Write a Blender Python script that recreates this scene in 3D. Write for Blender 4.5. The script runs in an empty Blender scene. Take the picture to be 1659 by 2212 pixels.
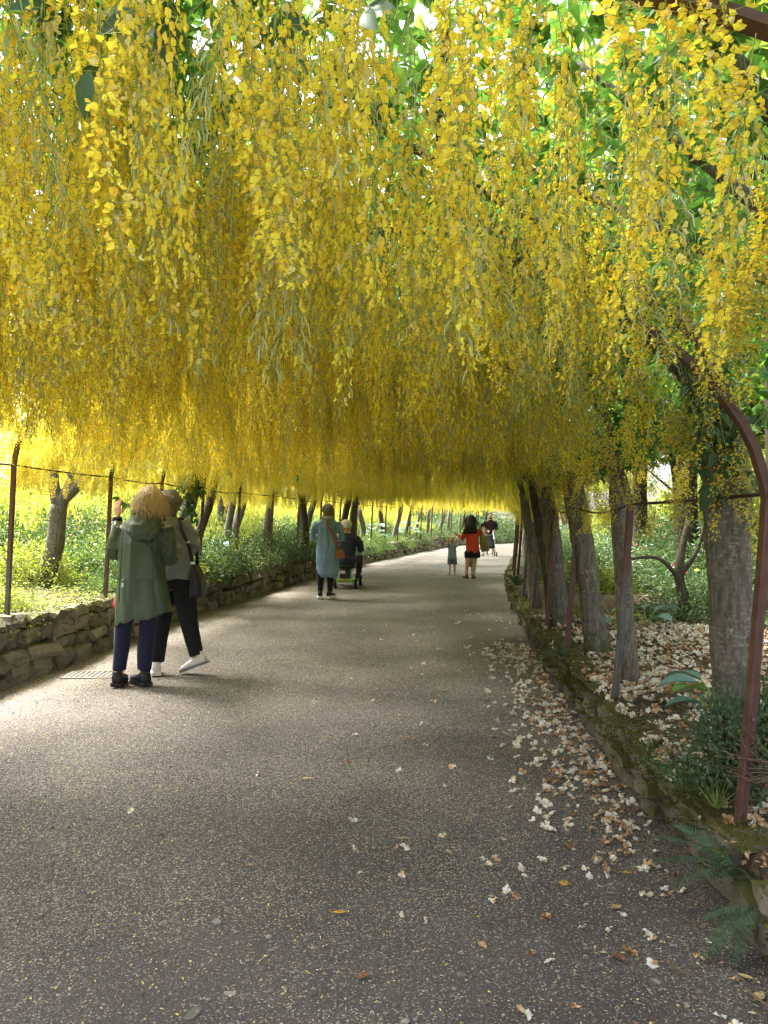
import bpy, math, random
import numpy as np
from mathutils import Vector, Matrix, Euler, noise

SC = bpy.context.scene
COL = SC.collection
R = math.radians
rng = np.random.default_rng(7)
random.seed(11)

# ------------------------------------------------------------------ camera, sky, sun, exposure
cam_d = bpy.data.cameras.new('camera')
cam = bpy.data.objects.new('camera', cam_d)
COL.objects.link(cam)
cam.location = (0, 0, 1.4)
cam.rotation_euler = (R(90.55), 0, 0)
cam_d.sensor_fit = 'VERTICAL'
cam_d.sensor_height = 36
cam_d.sensor_width = 27
cam_d.lens = 27.0
cam_d.clip_start = 0.05
cam_d.clip_end = 600
SC.camera = cam

SUN_EL, SUN_AZ = R(56), R(-57)       # azimuth measured from +Y (ahead) towards +X (right)
world = bpy.data.worlds.new('World')
SC.world = world
world.use_nodes = True
wn, wl = world.node_tree.nodes, world.node_tree.links
wn.clear()
sky = wn.new('ShaderNodeTexSky')
sky.sky_type = 'NISHITA'
sky.sun_disc = False
sky.sun_elevation = SUN_EL
sky.sun_rotation = SUN_AZ
sky.dust_density = 4.0
sky.air_density = 1.0
sky.ozone_density = 1.0
hs = wn.new('ShaderNodeHueSaturation')
hs.inputs['Saturation'].default_value = 0.35
bg = wn.new('ShaderNodeBackground')
bg.inputs['Strength'].default_value = 0.15
wo = wn.new('ShaderNodeOutputWorld')
wl.new(sky.outputs[0], hs.inputs['Color'])
wl.new(hs.outputs[0], bg.inputs['Color'])
wl.new(bg.outputs[0], wo.inputs['Surface'])

sun_d = bpy.data.lights.new('sun', 'SUN')
sun_d.energy = 5.0
sun_d.angle = R(15)
sun_d.color = (1.0, 0.96, 0.88)
sun = bpy.data.objects.new('sun', sun_d)
COL.objects.link(sun)
sun_dir = Vector((math.sin(SUN_AZ) * math.cos(SUN_EL), math.cos(SUN_AZ) * math.cos(SUN_EL), math.sin(SUN_EL)))
sun.rotation_euler = (-sun_dir).to_track_quat('-Z', 'Y').to_euler()
sun.location = sun_dir * 60

SC.view_settings.view_transform = 'Standard'
SC.view_settings.look = 'None'
SC.view_settings.gamma = 1
SC.view_settings.use_curve_mapping = False
SC.view_settings.exposure = 2.4
SC.render.engine = 'CYCLES'
cy = SC.cycles
cy.use_denoising = True
try:
    cy.denoiser = 'OPENIMAGEDENOISE'
    cy.denoising_input_passes = 'RGB_ALBEDO_NORMAL'
    cy.denoising_prefilter = 'ACCURATE'
except Exception:
    pass
cy.max_bounces = 10
cy.diffuse_bounces = 6
cy.glossy_bounces = 3
cy.transmission_bounces = 8
cy.transparent_max_bounces = 8
cy.caustics_reflective = False
cy.caustics_refractive = False
cy.sample_clamp_indirect = 6
cy.filter_width = 1.4

# ------------------------------------------------------------------ place helpers
F = 1659.0
HOR = 1121.5


def cx(y):
    return -1.25 + 0.03 * y + 0.0037 * y * y


def at(px, py, y):
    """a point of the photograph (1659 px wide) at distance y"""
    return Vector(((px - 829.5) / F * y, y, 1.4 - (py - HOR) / F * y))


def hshould(u):
    return 1.69 - 0.076 * u


def ceil_h(u):
    t = min(1.0, abs(u - 0.1) / 2.52)
    return hshould(u) + 1.25 * math.sqrt(max(0.0, 1 - t * t))


def bed_h(u, y=0):
    """height of the ground at lateral offset u from the path's centre"""
    if u < -2.42:
        return 0.47 + 0.10 * min(-u - 2.5, 14) + 0.05 * math.sin(y * 1.3 + u)
    if u > 2.4:
        return 0.20 + 0.035 * min(u - 2.4, 12) + 0.025 * math.sin(y * 1.7 + u * 2)
    return 0.0


# ------------------------------------------------------------------ object helpers
def link(o, parent=None):
    COL.objects.link(o)
    if parent is not None:
        o.parent = parent
    return o


def tag(o, label=None, cat=None, group=None, kind=None):
    if label: o['label'] = label
    if cat: o['category'] = cat
    if group: o['group'] = group
    if kind: o['kind'] = kind
    return o


def empty(name, loc=(0, 0, 0), rz=0.0, label=None, cat=None, group=None):
    o = bpy.data.objects.new(name, None)
    o.empty_display_size = 0.1
    o.location = loc
    o.rotation_euler = (0, 0, rz)
    link(o)
    return tag(o, label, cat, group)


def inst(name, mesh, parent=None, loc=(0, 0, 0), rot=(0, 0, 0), scl=(1, 1, 1)):
    o = bpy.data.objects.new(name, mesh)
    o.location, o.rotation_euler, o.scale = loc, rot, scl
    return link(o, parent)


def copy_tree(o, parent=None):
    c = o.copy()
    link(c)
    if parent is not None:
        c.parent = parent
    for ch in list(o.children):
        copy_tree(ch, c)
    return c


class MB:
    """collects verts and faces of one mesh"""

    def __init__(self):
        self.v, self.f, self.m, self.n = [], [], [], 0

    def add(self, verts, faces, mi=0):
        verts = np.asarray(verts, dtype=float).reshape(-1, 3)
        self.v.append(verts)
        b = self.n
        for f in faces:
            self.f.append([i + b for i in f])
            self.m.append(mi)
        self.n += len(verts)
        return self

    def mesh(self, name, mats, smooth=True):
        me = bpy.data.meshes.new(name)
        v = np.concatenate(self.v) if self.v else np.zeros((0, 3))
        me.from_pydata(v.tolist(), [], self.f)
        for mt in (mats if isinstance(mats, (list, tuple)) else [mats]):
            me.materials.append(mt)
        if len(me.polygons):
            me.polygons.foreach_set('material_index', np.array(self.m, dtype=np.int32))
            me.polygons.foreach_set('use_smooth', np.full(len(me.polygons), smooth, dtype=bool))
        me.update()
        return me

    def build(self, name, mats, parent=None, smooth=True, loc=(0, 0, 0), rot=(0, 0, 0)):
        return inst(name, self.mesh(name, mats, smooth), parent, loc, rot)

    def box(self, c, s, mi=0, rot=None):
        x, y, z = np.array(s) / 2
        v = np.array([(-x, -y, -z), (x, -y, -z), (x, y, -z), (-x, y, -z), (-x, -y, z), (x, -y, z), (x, y, z), (-x, y, z)])
        if rot is not None:
            v = v @ np.array(Euler(rot).to_matrix()).T
        self.add(v + np.array(c), [(0, 3, 2, 1), (4, 5, 6, 7), (0, 1, 5, 4), (1, 2, 6, 5), (2, 3, 7, 6), (3, 0, 4, 7)], mi)
        return self

    def tube(self, pts, rad, n=10, mi=0, flat=None, caps=True):
        pts = [Vector(p) for p in pts]
        k = len(pts)
        rad = [rad] * k if np.isscalar(rad) else list(rad)
        t0 = (pts[1] - pts[0]).normalized()
        a = t0.orthogonal().normalized() if flat is None else (Vector(flat) - Vector(flat).dot(t0) * t0).normalized()
        vs = []
        for i in range(k):
            t = (pts[min(i + 1, k - 1)] - pts[max(i - 1, 0)]).normalized()
            a = (a - a.dot(t) * t).normalized()
            b = t.cross(a)
            r = rad[i]
            ra, rb = r if isinstance(r, (tuple, list)) else (r, r)
            for j in range(n):
                th = 2 * math.pi * j / n
                vs.append(pts[i] + a * math.cos(th) * ra + b * math.sin(th) * rb)
        fs = []
        for i in range(k - 1):
            for j in range(n):
                j2 = (j + 1) % n
                fs.append((i * n + j, i * n + j2, (i + 1) * n + j2, (i + 1) * n + j))
        if caps:
            fs.append(tuple(range(n - 1, -1, -1)))
            fs.append(tuple((k - 1) * n + j for j in range(n)))
        self.add([tuple(p) for p in vs], fs, mi)
        return self

    def loft(self, rings, n=20, mi=0, sq=2.0):
        """rings: (x, y, z, rx, ry) horizontal ellipses, bottom to top"""
        vs = []
        for (x, y, z, rx, ry) in rings:
            for j in range(n):
                th = 2 * math.pi * j / n
                c, s = math.cos(th), math.sin(th)
                vs.append((x + rx * math.copysign(abs(c) ** (2 / sq), c), y + ry * math.copysign(abs(s) ** (2 / sq), s), z))
        k = len(rings)
        fs = [(i * n + j, i * n + (j + 1) % n, (i + 1) * n + (j + 1) % n, (i + 1) * n + j) for i in range(k - 1) for j in range(n)]
        fs.append(tuple(range(n - 1, -1, -1)))
        fs.append(tuple((k - 1) * n + j for j in range(n)))
        self.add(vs, fs, mi)
        return self

    def ball(self, c, r, n=14, k=9, mi=0):
        r = (r, r, r) if np.isscalar(r) else r
        rings = []
        for i in range(1, k):
            a = math.pi * i / k
            s = math.sin(a)
            rings.append((c[0], c[1], c[2] - math.cos(a) * r[2], r[0] * s, r[1] * s))
        return self.loft(rings, n, mi)


def grid_mesh(name, xs, ys, fn, mat, smooth=True):
    nx, ny = len(xs), len(ys)
    v = [fn(x, y) for y in ys for x in xs]
    f = [(j * nx + i, j * nx + i + 1, (j + 1) * nx + i + 1, (j + 1) * nx + i) for j in range(ny - 1) for i in range(nx - 1)]
    mb = MB()
    mb.add(v, f)
    return mb.mesh(name, mat, smooth)


def remesh(mb, name, mats, voxel=0.01, smooth=4, fold=None):
    """one continuous skin from overlapping closed pieces"""
    me = mb.mesh(name + '_raw', mats)
    o = bpy.data.objects.new(name + '_tmp', me)
    COL.objects.link(o)
    r = o.modifiers.new('r', 'REMESH')
    r.mode = 'VOXEL'
    r.voxel_size = voxel
    r.use_smooth_shade = True
    s = o.modifiers.new('s', 'SMOOTH')
    s.iterations = smooth
    s.factor = 0.5
    dg = bpy.context.evaluated_depsgraph_get()
    out = bpy.data.meshes.new_from_object(o.evaluated_get(dg))
    out.name = name
    bpy.data.objects.remove(o)
    bpy.data.meshes.remove(me)
    if not out.materials:
        out.materials.append(mats if not isinstance(mats, (list, tuple)) else mats[0])
    if fold:
        k = len(out.vertices)
        co = np.empty(k * 3); out.vertices.foreach_get('co', co); co = co.reshape(-1, 3)
        no = np.array([v.normal[:] for v in out.vertices])
        d = np.array([fold(Vector(p)) for p in co])
        co += no * d[:, None]
        out.vertices.foreach_set('co', co.ravel())
        out.update()
    out.polygons.foreach_set('use_smooth', np.full(len(out.polygons), True))
    return out


# ------------------------------------------------------------------ materials
def new_mat(name):
    m = bpy.data.materials.new(name)
    m.use_nodes = True
    nt = m.node_tree
    nt.nodes.clear()
    out = nt.nodes.new('ShaderNodeOutputMaterial')
    return m, nt, out


def N(nt, t, **kw):
    n = nt.nodes.new(t)
    for k, v in kw.items():
        if k in n.inputs:
            n.inputs[k].default_value = v
        else:
            setattr(n, k, v)
    return n


def ramp(nt, stops, interp='LINEAR'):
    n = nt.nodes.new('ShaderNodeValToRGB')
    cr = n.color_ramp
    cr.interpolation = interp
    while len(cr.elements) < len(stops):
        cr.elements.new(0.5)
    for e, (p, c) in zip(cr.elements, stops):
        e.position = p
        e.color = (c[0], c[1], c[2], 1)
    return n


def rand_val(nt):
    """a random number per piece: per island of a mesh and per object"""
    g = nt.nodes.new('ShaderNodeNewGeometry')
    oi = nt.nodes.new('ShaderNodeObjectInfo')
    a = N(nt, 'ShaderNodeMath', operation='ADD')
    nt.links.new(g.outputs['Random Per Island'], a.inputs[0])
    nt.links.new(oi.outputs['Random'], a.inputs[1])
    fr = N(nt, 'ShaderNodeMath', operation='FRACT')
    nt.links.new(a.outputs[0], fr.inputs[0])
    return fr.outputs[0]


def leaf_mat(name, stops, transl=0.4, rough=0.5, spec=0.4, tcol=1.3):
    m, nt, out = new_mat(name)
    r = rand_val(nt)
    cr = ramp(nt, stops)
    nt.links.new(r, cr.inputs[0])
    p = N(nt, 'ShaderNodeBsdfPrincipled', Roughness=rough)
    p.inputs['Specular IOR Level'].default_value = spec
    nt.links.new(cr.outputs[0], p.inputs['Base Color'])
    t = nt.nodes.new('ShaderNodeBsdfTranslucent')
    mul = N(nt, 'ShaderNodeMix', data_type='RGBA', blend_type='MULTIPLY')
    mul.inputs[0].default_value = 1.0
    nt.links.new(cr.outputs[0], mul.inputs[6])
    mul.inputs[7].default_value = (tcol, tcol, tcol * 0.7, 1)
    nt.links.new(mul.outputs[2], t.inputs['Color'])
    mx = N(nt, 'ShaderNodeMixShader')
    mx.inputs[0].default_value = transl
    nt.links.new(p.outputs[0], mx.inputs[1])
    nt.links.new(t.outputs[0], mx.inputs[2])
    nt.links.new(mx.outputs[0], out.inputs['Surface'])
    return m


def solid_mat(name, col, rough=0.7, spec=0.3, metal=0.0, var=0.25, nscale=30, bump=0.15, bscale=None, sheen=0.0, stretch=(1, 1, 1), dist=0.004):
    """a plain coloured surface with fine mottling and relief"""
    m, nt, out = new_mat(name)
    tc = nt.nodes.new('ShaderNodeTexCoord')
    mp = nt.nodes.new('ShaderNodeMapping')
    mp.inputs['Scale'].default_value = stretch
    nt.links.new(tc.outputs['Object'], mp.inputs[0])
    nz = N(nt, 'ShaderNodeTexNoise', Scale=nscale, Detail=5.0, Roughness=0.6)
    nt.links.new(mp.outputs[0], nz.inputs['Vector'])
    cr = ramp(nt, [(0.3, [c * (1 - var) for c in col]), (0.7, [min(1, c * (1 + var)) for c in col])])
    nt.links.new(nz.outputs[0], cr.inputs[0])
    p = N(nt, 'ShaderNodeBsdfPrincipled', Roughness=rough, Metallic=metal)
    p.inputs['Specular IOR Level'].default_value = spec
    if sheen:
        p.inputs['Sheen Weight'].default_value = sheen
    nt.links.new(cr.outputs[0], p.inputs['Base Color'])
    n2 = N(nt, 'ShaderNodeTexNoise', Scale=bscale or nscale * 2.5, Detail=4.0)
    nt.links.new(mp.outputs[0], n2.inputs['Vector'])
    b = N(nt, 'ShaderNodeBump', Strength=bump, Distance=dist)
    nt.links.new(n2.outputs[0], b.inputs['Height'])
    nt.links.new(b.outputs[0], p.inputs['Normal'])
    nt.links.new(p.outputs[0], out.inputs['Surface'])
    return m


def bark_mat(name, c1, c2, lichen):
    m, nt, out = new_mat(name)
    tc = nt.nodes.new('ShaderNodeTexCoord')
    oi = nt.nodes.new('ShaderNodeObjectInfo')
    mp = nt.nodes.new('ShaderNodeMapping')
    mp.inputs['Scale'].default_value = (9, 9, 2.0)
    nt.links.new(tc.outputs['Object'], mp.inputs[0])
    n1 = N(nt, 'ShaderNodeTexNoise', Scale=5.0, Detail=8.0, Roughness=0.7)
    nt.links.new(mp.outputs[0], n1.inputs['Vector'])
    cr = ramp(nt, [(0.34, [c * .72 for c in c1]), (0.44, c1), (0.68, c2)])
    nt.links.new(n1.outputs[0], cr.inputs[0])
    mp2 = nt.nodes.new('ShaderNodeMapping')
    mp2.inputs['Scale'].default_value = (16, 16, 26)
    nt.links.new(tc.outputs['Object'], mp2.inputs[0])
    n2 = N(nt, 'ShaderNodeTexNoise', Scale=2.2, Detail=5.0, Roughness=0.65)
    nt.links.new(mp2.outputs[0], n2.inputs['Vector'])
    n3 = N(nt, 'ShaderNodeTexNoise', Scale=3.0, Detail=3.0)
    nt.links.new(tc.outputs['Object'], n3.inputs['Vector'])
    f1 = ramp(nt, [(0.52, (0, 0, 0)), (0.68, (.8, .8, .8))])
    nt.links.new(n2.outputs[0], f1.inputs[0])
    f2 = ramp(nt, [(0.4, (0, 0, 0)), (0.62, (1, 1, 1))])
    nt.links.new(n3.outputs[0], f2.inputs[0])
    mm = N(nt, 'ShaderNodeMath', operation='MULTIPLY')
    nt.links.new(f1.outputs[0], mm.inputs[0])
    nt.links.new(f2.outputs[0], mm.inputs[1])
    mx = N(nt, 'ShaderNodeMix', data_type='RGBA')
    nt.links.new(mm.outputs[0], mx.inputs[0])
    nt.links.new(cr.outputs[0], mx.inputs[6])
    mx.inputs[7].default_value = (*lichen, 1)
    # moss on the foot of the trunk
    sz = nt.nodes.new('ShaderNodeSeparateXYZ')
    nt.links.new(tc.outputs['Object'], sz.inputs[0])
    n5 = N(nt, 'ShaderNodeTexNoise', Scale=9.0, Detail=6.0, Roughness=0.7)
    nt.links.new(tc.outputs['Object'], n5.inputs['Vector'])
    m5 = N(nt, 'ShaderNodeMath', operation='MULTIPLY_ADD')
    m5.inputs[1].default_value = -0.9
    nt.links.new(sz.outputs[2], m5.inputs[0])
    nt.links.new(n5.outputs[0], m5.inputs[2])
    f5 = ramp(nt, [(0.30, (0, 0, 0)), (0.46, (1, 1, 1))])
    nt.links.new(m5.outputs[0], f5.inputs[0])
    mx5 = N(nt, 'ShaderNodeMix', data_type='RGBA')
    nt.links.new(f5.outputs[0], mx5.inputs[0])
    nt.links.new(mx.outputs[2], mx5.inputs[6])
    mx5.inputs[7].default_value = (0.065, 0.07, 0.025, 1)
    mx = mx5
    p = N(nt, 'ShaderNodeBsdfPrincipled', Roughness=0.85)
    p.inputs['Specular IOR Level'].default_value = 0.2
    nt.links.new(mx.outputs[2], p.inputs['Base Color'])
    ad = N(nt, 'ShaderNodeMath', operation='ADD')
    nt.links.new(n1.outputs[0], ad.inputs[0])
    nt.links.new(n2.outputs[0], ad.inputs[1])
    b = N(nt, 'ShaderNodeBump', Strength=0.6, Distance=0.012)
    nt.links.new(ad.outputs[0], b.inputs['Height'])
    nt.links.new(b.outputs[0], p.inputs['Normal'])
    nt.links.new(p.outputs[0], out.inputs['Surface'])
    return m


def stone_mat(name, c1, c2, moss, amount):
    m, nt, out = new_mat(name)
    tc = nt.nodes.new('ShaderNodeTexCoord')
    oi = nt.nodes.new('ShaderNodeObjectInfo')
    g = nt.nodes.new('ShaderNodeNewGeometry')
    n1 = N(nt, 'ShaderNodeTexNoise', Scale=14.0, Detail=8.0, Roughness=0.65)
    nt.links.new(g.outputs['Position'], n1.inputs['Vector'])
    r = rand_val(nt)
    ad = N(nt, 'ShaderNodeMath', operation='MULTIPLY_ADD')
    ad.inputs[1].default_value = 0.5
    nt.links.new(r, ad.inputs[0])
    nt.links.new(n1.outputs[0], ad.inputs[2])
    cr = ramp(nt, [(0.35, c1), (0.95, c2)])
    nt.links.new(ad.outputs[0], cr.inputs[0])
    n2 = N(nt, 'ShaderNodeTexNoise', Scale=5.0, Detail=6.0, Roughness=0.7)
    nt.links.new(g.outputs['Position'], n2.inputs['Vector'])
    sx = nt.nodes.new('ShaderNodeSeparateXYZ')
    nt.links.new(g.outputs['Normal'], sx.inputs[0])
    a2 = N(nt, 'ShaderNodeMath', operation='MULTIPLY_ADD')
    a2.inputs[1].default_value = 0.28
    nt.links.new(sx.outputs[2], a2.inputs[0])
    nt.links.new(n2.outputs[0], a2.inputs[2])
    f = ramp(nt, [(0.72 - amount, (0, 0, 0)), (0.86 - amount, (1, 1, 1))])
    nt.links.new(a2.outputs[0], f.inputs[0])
    mx = N(nt, 'ShaderNodeMix', data_type='RGBA')
    nt.links.new(f.outputs[0], mx.inputs[0])
    nt.links.new(cr.outputs[0], mx.inputs[6])
    mx.inputs[7].default_value = (*moss, 1)
    p = N(nt, 'ShaderNodeBsdfPrincipled', Roughness=0.9)
    p.inputs['Specular IOR Level'].default_value = 0.2
    nt.links.new(mx.outputs[2], p.inputs['Base Color'])
    n3 = N(nt, 'ShaderNodeTexNoise', Scale=38.0, Detail=6.0, Roughness=0.7)
    nt.links.new(g.outputs['Position'], n3.inputs['Vector'])
    b = N(nt, 'ShaderNodeBump', Strength=0.8, Distance=0.02)
    nt.links.new(n3.outputs[0], b.inputs['Height'])
    nt.links.new(b.outputs[0], p.inputs['Normal'])
    nt.links.new(p.outputs[0], out.inputs['Surface'])
    return m


def ground_mat(name, soil1, soil2, grit, gritcut, straw=None, strawcut=0.8, scale=80.0, bdist=0.012, patches=True, grade=False):
    m, nt, out = new_mat(name)
    g = nt.nodes.new('ShaderNodeNewGeometry')
    n1 = N(nt, 'ShaderNodeTexNoise', Scale=1.1, Detail=7.0, Roughness=0.62)
    nt.links.new(g.outputs['Position'], n1.inputs['Vector'])
    cr = ramp(nt, [(0.3, soil1), (0.7, soil2)])
    nt.links.new(n1.outputs[0], cr.inputs[0])
    last = cr.outputs[0]
    heights = []
    for sc_, cut, pal in ((scale, gritcut, grit), (scale * 0.85, strawcut, straw)):
        if pal is None:
            continue
        v = N(nt, 'ShaderNodeTexVoronoi', Scale=sc_)
        nt.links.new(g.outputs['Position'], v.inputs['Vector'])
        sp = nt.nodes.new('ShaderNodeSeparateColor')
        nt.links.new(v.outputs['Color'], sp.inputs[0])
        pat = N(nt, 'ShaderNodeTexNoise', Scale=0.9 if pal is straw else 1.7, Detail=3.0)
        nt.links.new(g.outputs['Position'], pat.inputs['Vector'])
        ma = N(nt, 'ShaderNodeMath', operation='MULTIPLY_ADD')
        ma.inputs[1].default_value = 0.7 if patches else 0.2
        nt.links.new(pat.outputs[0], ma.inputs[0])
        nt.links.new(sp.outputs[0], ma.inputs[2])
        if grade:          # flower litter gathers further in; muddy near end also darkened for missing canopy shade
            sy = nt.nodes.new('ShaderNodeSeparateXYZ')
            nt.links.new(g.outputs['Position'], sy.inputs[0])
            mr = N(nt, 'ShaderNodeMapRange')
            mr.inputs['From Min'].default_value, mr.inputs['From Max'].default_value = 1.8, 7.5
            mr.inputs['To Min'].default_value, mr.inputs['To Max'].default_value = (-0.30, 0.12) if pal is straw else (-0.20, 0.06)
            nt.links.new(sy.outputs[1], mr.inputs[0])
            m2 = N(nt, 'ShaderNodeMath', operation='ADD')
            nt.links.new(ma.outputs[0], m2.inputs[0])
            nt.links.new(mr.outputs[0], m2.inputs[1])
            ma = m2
        th = N(nt, 'ShaderNodeMath', operation='GREATER_THAN')
        th.inputs[1].default_value = cut + 0.35 if patches else cut + 0.1
        nt.links.new(ma.outputs[0], th.inputs[0])
        pr = ramp(nt, pal)
        nt.links.new(sp.outputs[1], pr.inputs[0])
        mx = N(nt, 'ShaderNodeMix', data_type='RGBA')
        nt.links.new(th.outputs[0], mx.inputs[0])
        nt.links.new(last, mx.inputs[6])
        nt.links.new(pr.outputs[0], mx.inputs[7])
        last = mx.outputs[2]
        inv = N(nt, 'ShaderNodeMath', operation='MULTIPLY')
        sb = N(nt, 'ShaderNodeMath', operation='SUBTRACT')
        sb.inputs[0].default_value = 0.8
        nt.links.new(v.outputs['Distance'], sb.inputs[1])
        nt.links.new(sb.outputs[0], inv.inputs[0])
        nt.links.new(th.outputs[0], inv.inputs[1])
        heights.append(inv.outputs[0])
    p = N(nt, 'ShaderNodeBsdfPrincipled', Roughness=0.92)
    p.inputs['Specular IOR Level'].default_value = 0.2
    nt.links.new(last, p.inputs['Base Color'])
    n4 = N(nt, 'ShaderNodeTexNoise', Scale=60.0, Detail=5.0)
    nt.links.new(g.outputs['Position'], n4.inputs['Vector'])
    h = n4.outputs[0]
    for hh in heights:
        a = N(nt, 'ShaderNodeMath', operation='ADD')
        nt.links.new(h, a.inputs[0])
        nt.links.new(hh, a.inputs[1])
        h = a.outputs[0]
    b = N(nt, 'ShaderNodeBump', Strength=0.8, Distance=bdist)
    nt.links.new(h, b.inputs['Height'])
    nt.links.new(b.outputs[0], p.inputs['Normal'])
    nt.links.new(p.outputs[0], out.inputs['Surface'])
    return m


def blotch_mat(name, c_main, c_blotch, cut=0.55, scale=40, transl=0.35):
    """petals with browned, orange patches of their own"""
    m, nt, out = new_mat(name)
    tc = nt.nodes.new('ShaderNodeNewGeometry')
    nz = N(nt, 'ShaderNodeTexNoise', Scale=scale, Detail=4.0, Roughness=0.6)
    nt.links.new(tc.outputs['Position'], nz.inputs['Vector'])
    r = rand_val(nt)
    ma = N(nt, 'ShaderNodeMath', operation='MULTIPLY_ADD')
    ma.inputs[1].default_value = 0.35
    nt.links.new(r, ma.inputs[0])
    nt.links.new(nz.outputs[0], ma.inputs[2])
    cr = ramp(nt, [(cut, c_main), (cut + 0.12, c_blotch), (cut + 0.3, [c * 0.6 for c in c_blotch])])
    nt.links.new(ma.outputs[0], cr.inputs[0])
    p = N(nt, 'ShaderNodeBsdfPrincipled', Roughness=0.7)
    p.inputs['Specular IOR Level'].default_value = 0.2
    nt.links.new(cr.outputs[0], p.inputs['Base Color'])
    t = nt.nodes.new('ShaderNodeBsdfTranslucent')
    nt.links.new(cr.outputs[0], t.inputs['Color'])
    mx = N(nt, 'ShaderNodeMixShader')
    mx.inputs[0].default_value = transl
    nt.links.new(p.outputs[0], mx.inputs[1])
    nt.links.new(t.outputs[0], mx.inputs[2])
    nt.links.new(mx.outputs[0], out.inputs['Surface'])
    return m


M = {}
M['petal'] = leaf_mat('yellow_petal', [(0, (0.81, 0.68, 0.065)), (0.45, (0.87, 0.78, 0.11)), (0.7, (0.83, 0.65, 0.065)), (0.85, (0.76, 0.52, 0.06)), (0.92, (0.76, 0.68, 0.30)), (1, (0.62, 0.54, 0.26))], transl=0.42, rough=0.6, spec=0.15, tcol=1.08)
M['stalk'] = leaf_mat('flower_stalk', [(0, (0.26, 0.30, 0.06)), (1, (0.38, 0.38, 0.10))], transl=0.2)
M['pod'] = leaf_mat('young_pod', [(0, (0.36, 0.44, 0.20)), (1, (0.50, 0.54, 0.30))], transl=0.3, rough=0.6)
M['leaf'] = leaf_mat('laburnum_leaf', [(0, (0.045, 0.11, 0.022)), (0.6, (0.07, 0.16, 0.03)), (1, (0.12, 0.22, 0.04))], transl=0.45, tcol=1.6)
M['leaf_dark'] = leaf_mat('dark_leaf', [(0, (0.035, 0.085, 0.03)), (1, (0.06, 0.13, 0.04))], transl=0.25, rough=0.45)
M['shrub'] = leaf_mat('shrub_leaf', [(0, (0.06, 0.12, 0.03)), (0.6, (0.10, 0.18, 0.035)), (1, (0.16, 0.24, 0.06))], transl=0.35, tcol=1.5)
M['shrub_dark'] = leaf_mat('dark_shrub_leaf', [(0, (0.04, 0.08, 0.022)), (0.7, (0.07, 0.125, 0.03)), (1, (0.15, 0.21, 0.05))], transl=0.25, tcol=1.3)
M['shrub_lime'] = leaf_mat('lime_leaf', [(0, (0.17, 0.22, 0.035)), (0.6, (0.27, 0.32, 0.05)), (1, (0.42, 0.42, 0.10))], transl=0.4, tcol=1.4)
M['rhodo'] = leaf_mat('rhododendron_leaf', [(0, (0.07, 0.13, 0.05)), (0.7, (0.11, 0.18, 0.07)), (1, (0.19, 0.25, 0.12))], transl=0.3, rough=0.4)
M['tree_leaf'] = leaf_mat('woodland_leaf', [(0, (0.13, 0.19, 0.03)), (0.6, (0.20, 0.27, 0.04)), (1, (0.32, 0.36, 0.08))], transl=0.45, tcol=1.5)
M['near_leaf'] = leaf_mat('azalea_leaf', [(0, (0.05, 0.10, 0.045)), (1, (0.11, 0.17, 0.08))], transl=0.25, rough=0.4)
M['pink'] = leaf_mat('pink_flower', [(0, (0.72, 0.14, 0.26)), (1, (0.85, 0.32, 0.42))], transl=0.35, tcol=1.1)
M['blush'] = leaf_mat('blush_flower', [(0, (0.80, 0.55, 0.50)), (1, (0.85, 0.72, 0.64))], transl=0.35, tcol=1.1)
M['hosta'] = leaf_mat('hosta_leaf', [(0, (0.16, 0.27, 0.24)), (1, (0.24, 0.36, 0.32))], transl=0.2, rough=0.7, spec=.2)
M['hosta_green'] = leaf_mat('hosta_green', [(0, (0.12, 0.22, 0.06)), (1, (0.18, 0.28, 0.08))], transl=0.25)
M['hosta_edge'] = leaf_mat('hosta_edge', [(0, (0.60, 0.62, 0.20)), (1, (0.66, 0.66, 0.26))], transl=0.25)
M['fern'] = leaf_mat('fern_frond', [(0, (0.04, 0.075, 0.04)), (1, (0.085, 0.13, 0.07))], transl=0.15, rough=0.7, spec=.2)
M['grass'] = leaf_mat('grass_blade', [(0, (0.12, 0.18, 0.04)), (0.7, (0.20, 0.26, 0.07)), (1, (0.42, 0.38, 0.16))], transl=0.3)
M['moss'] = leaf_mat('moss', [(0, (0.04, 0.045, 0.012)), (0.6, (0.075, 0.08, 0.018)), (1, (0.15, 0.14, 0.035))], transl=0.2, rough=0.9, spec=0.05)
M['bark'] = bark_mat('laburnum_bark', (0.10, 0.09, 0.075), (0.21, 0.19, 0.16), (0.38, 0.36, 0.30))
M['bark_dark'] = bark_mat('dark_bark', (0.05, 0.04, 0.03), (0.11, 0.09, 0.065), (0.17, 0.17, 0.10))
M['iron'] = solid_mat('red_oxide_iron', (0.105, 0.048, 0.040), rough=0.55, spec=0.4, var=0.35, nscale=14, bump=0.35, bscale=60)
M['iron_grey'] = solid_mat('weathered_iron', (0.105, 0.100, 0.092), rough=0.6, spec=0.4, var=0.4, nscale=12, bump=0.3, bscale=60)
_nt = M['iron_grey'].node_tree
_p = next(n for n in _nt.nodes if n.type == 'BSDF_PRINCIPLED')
_src = _p.inputs['Base Color'].links[0].from_socket
_g = _nt.nodes.new('ShaderNodeNewGeometry'); _sx = _nt.nodes.new('ShaderNodeSeparateXYZ'); _nt.links.new(_g.outputs['Position'], _sx.inputs[0])
_nz = N(_nt, 'ShaderNodeTexNoise', Scale=9.0, Detail=4.0); _nt.links.new(_g.outputs['Position'], _nz.inputs['Vector'])
_ma = N(_nt, 'ShaderNodeMath', operation='MULTIPLY_ADD'); _ma.inputs[1].default_value = 0.7; _nt.links.new(_nz.outputs[0], _ma.inputs[0]); _nt.links.new(_sx.outputs[2], _ma.inputs[2])
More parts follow.
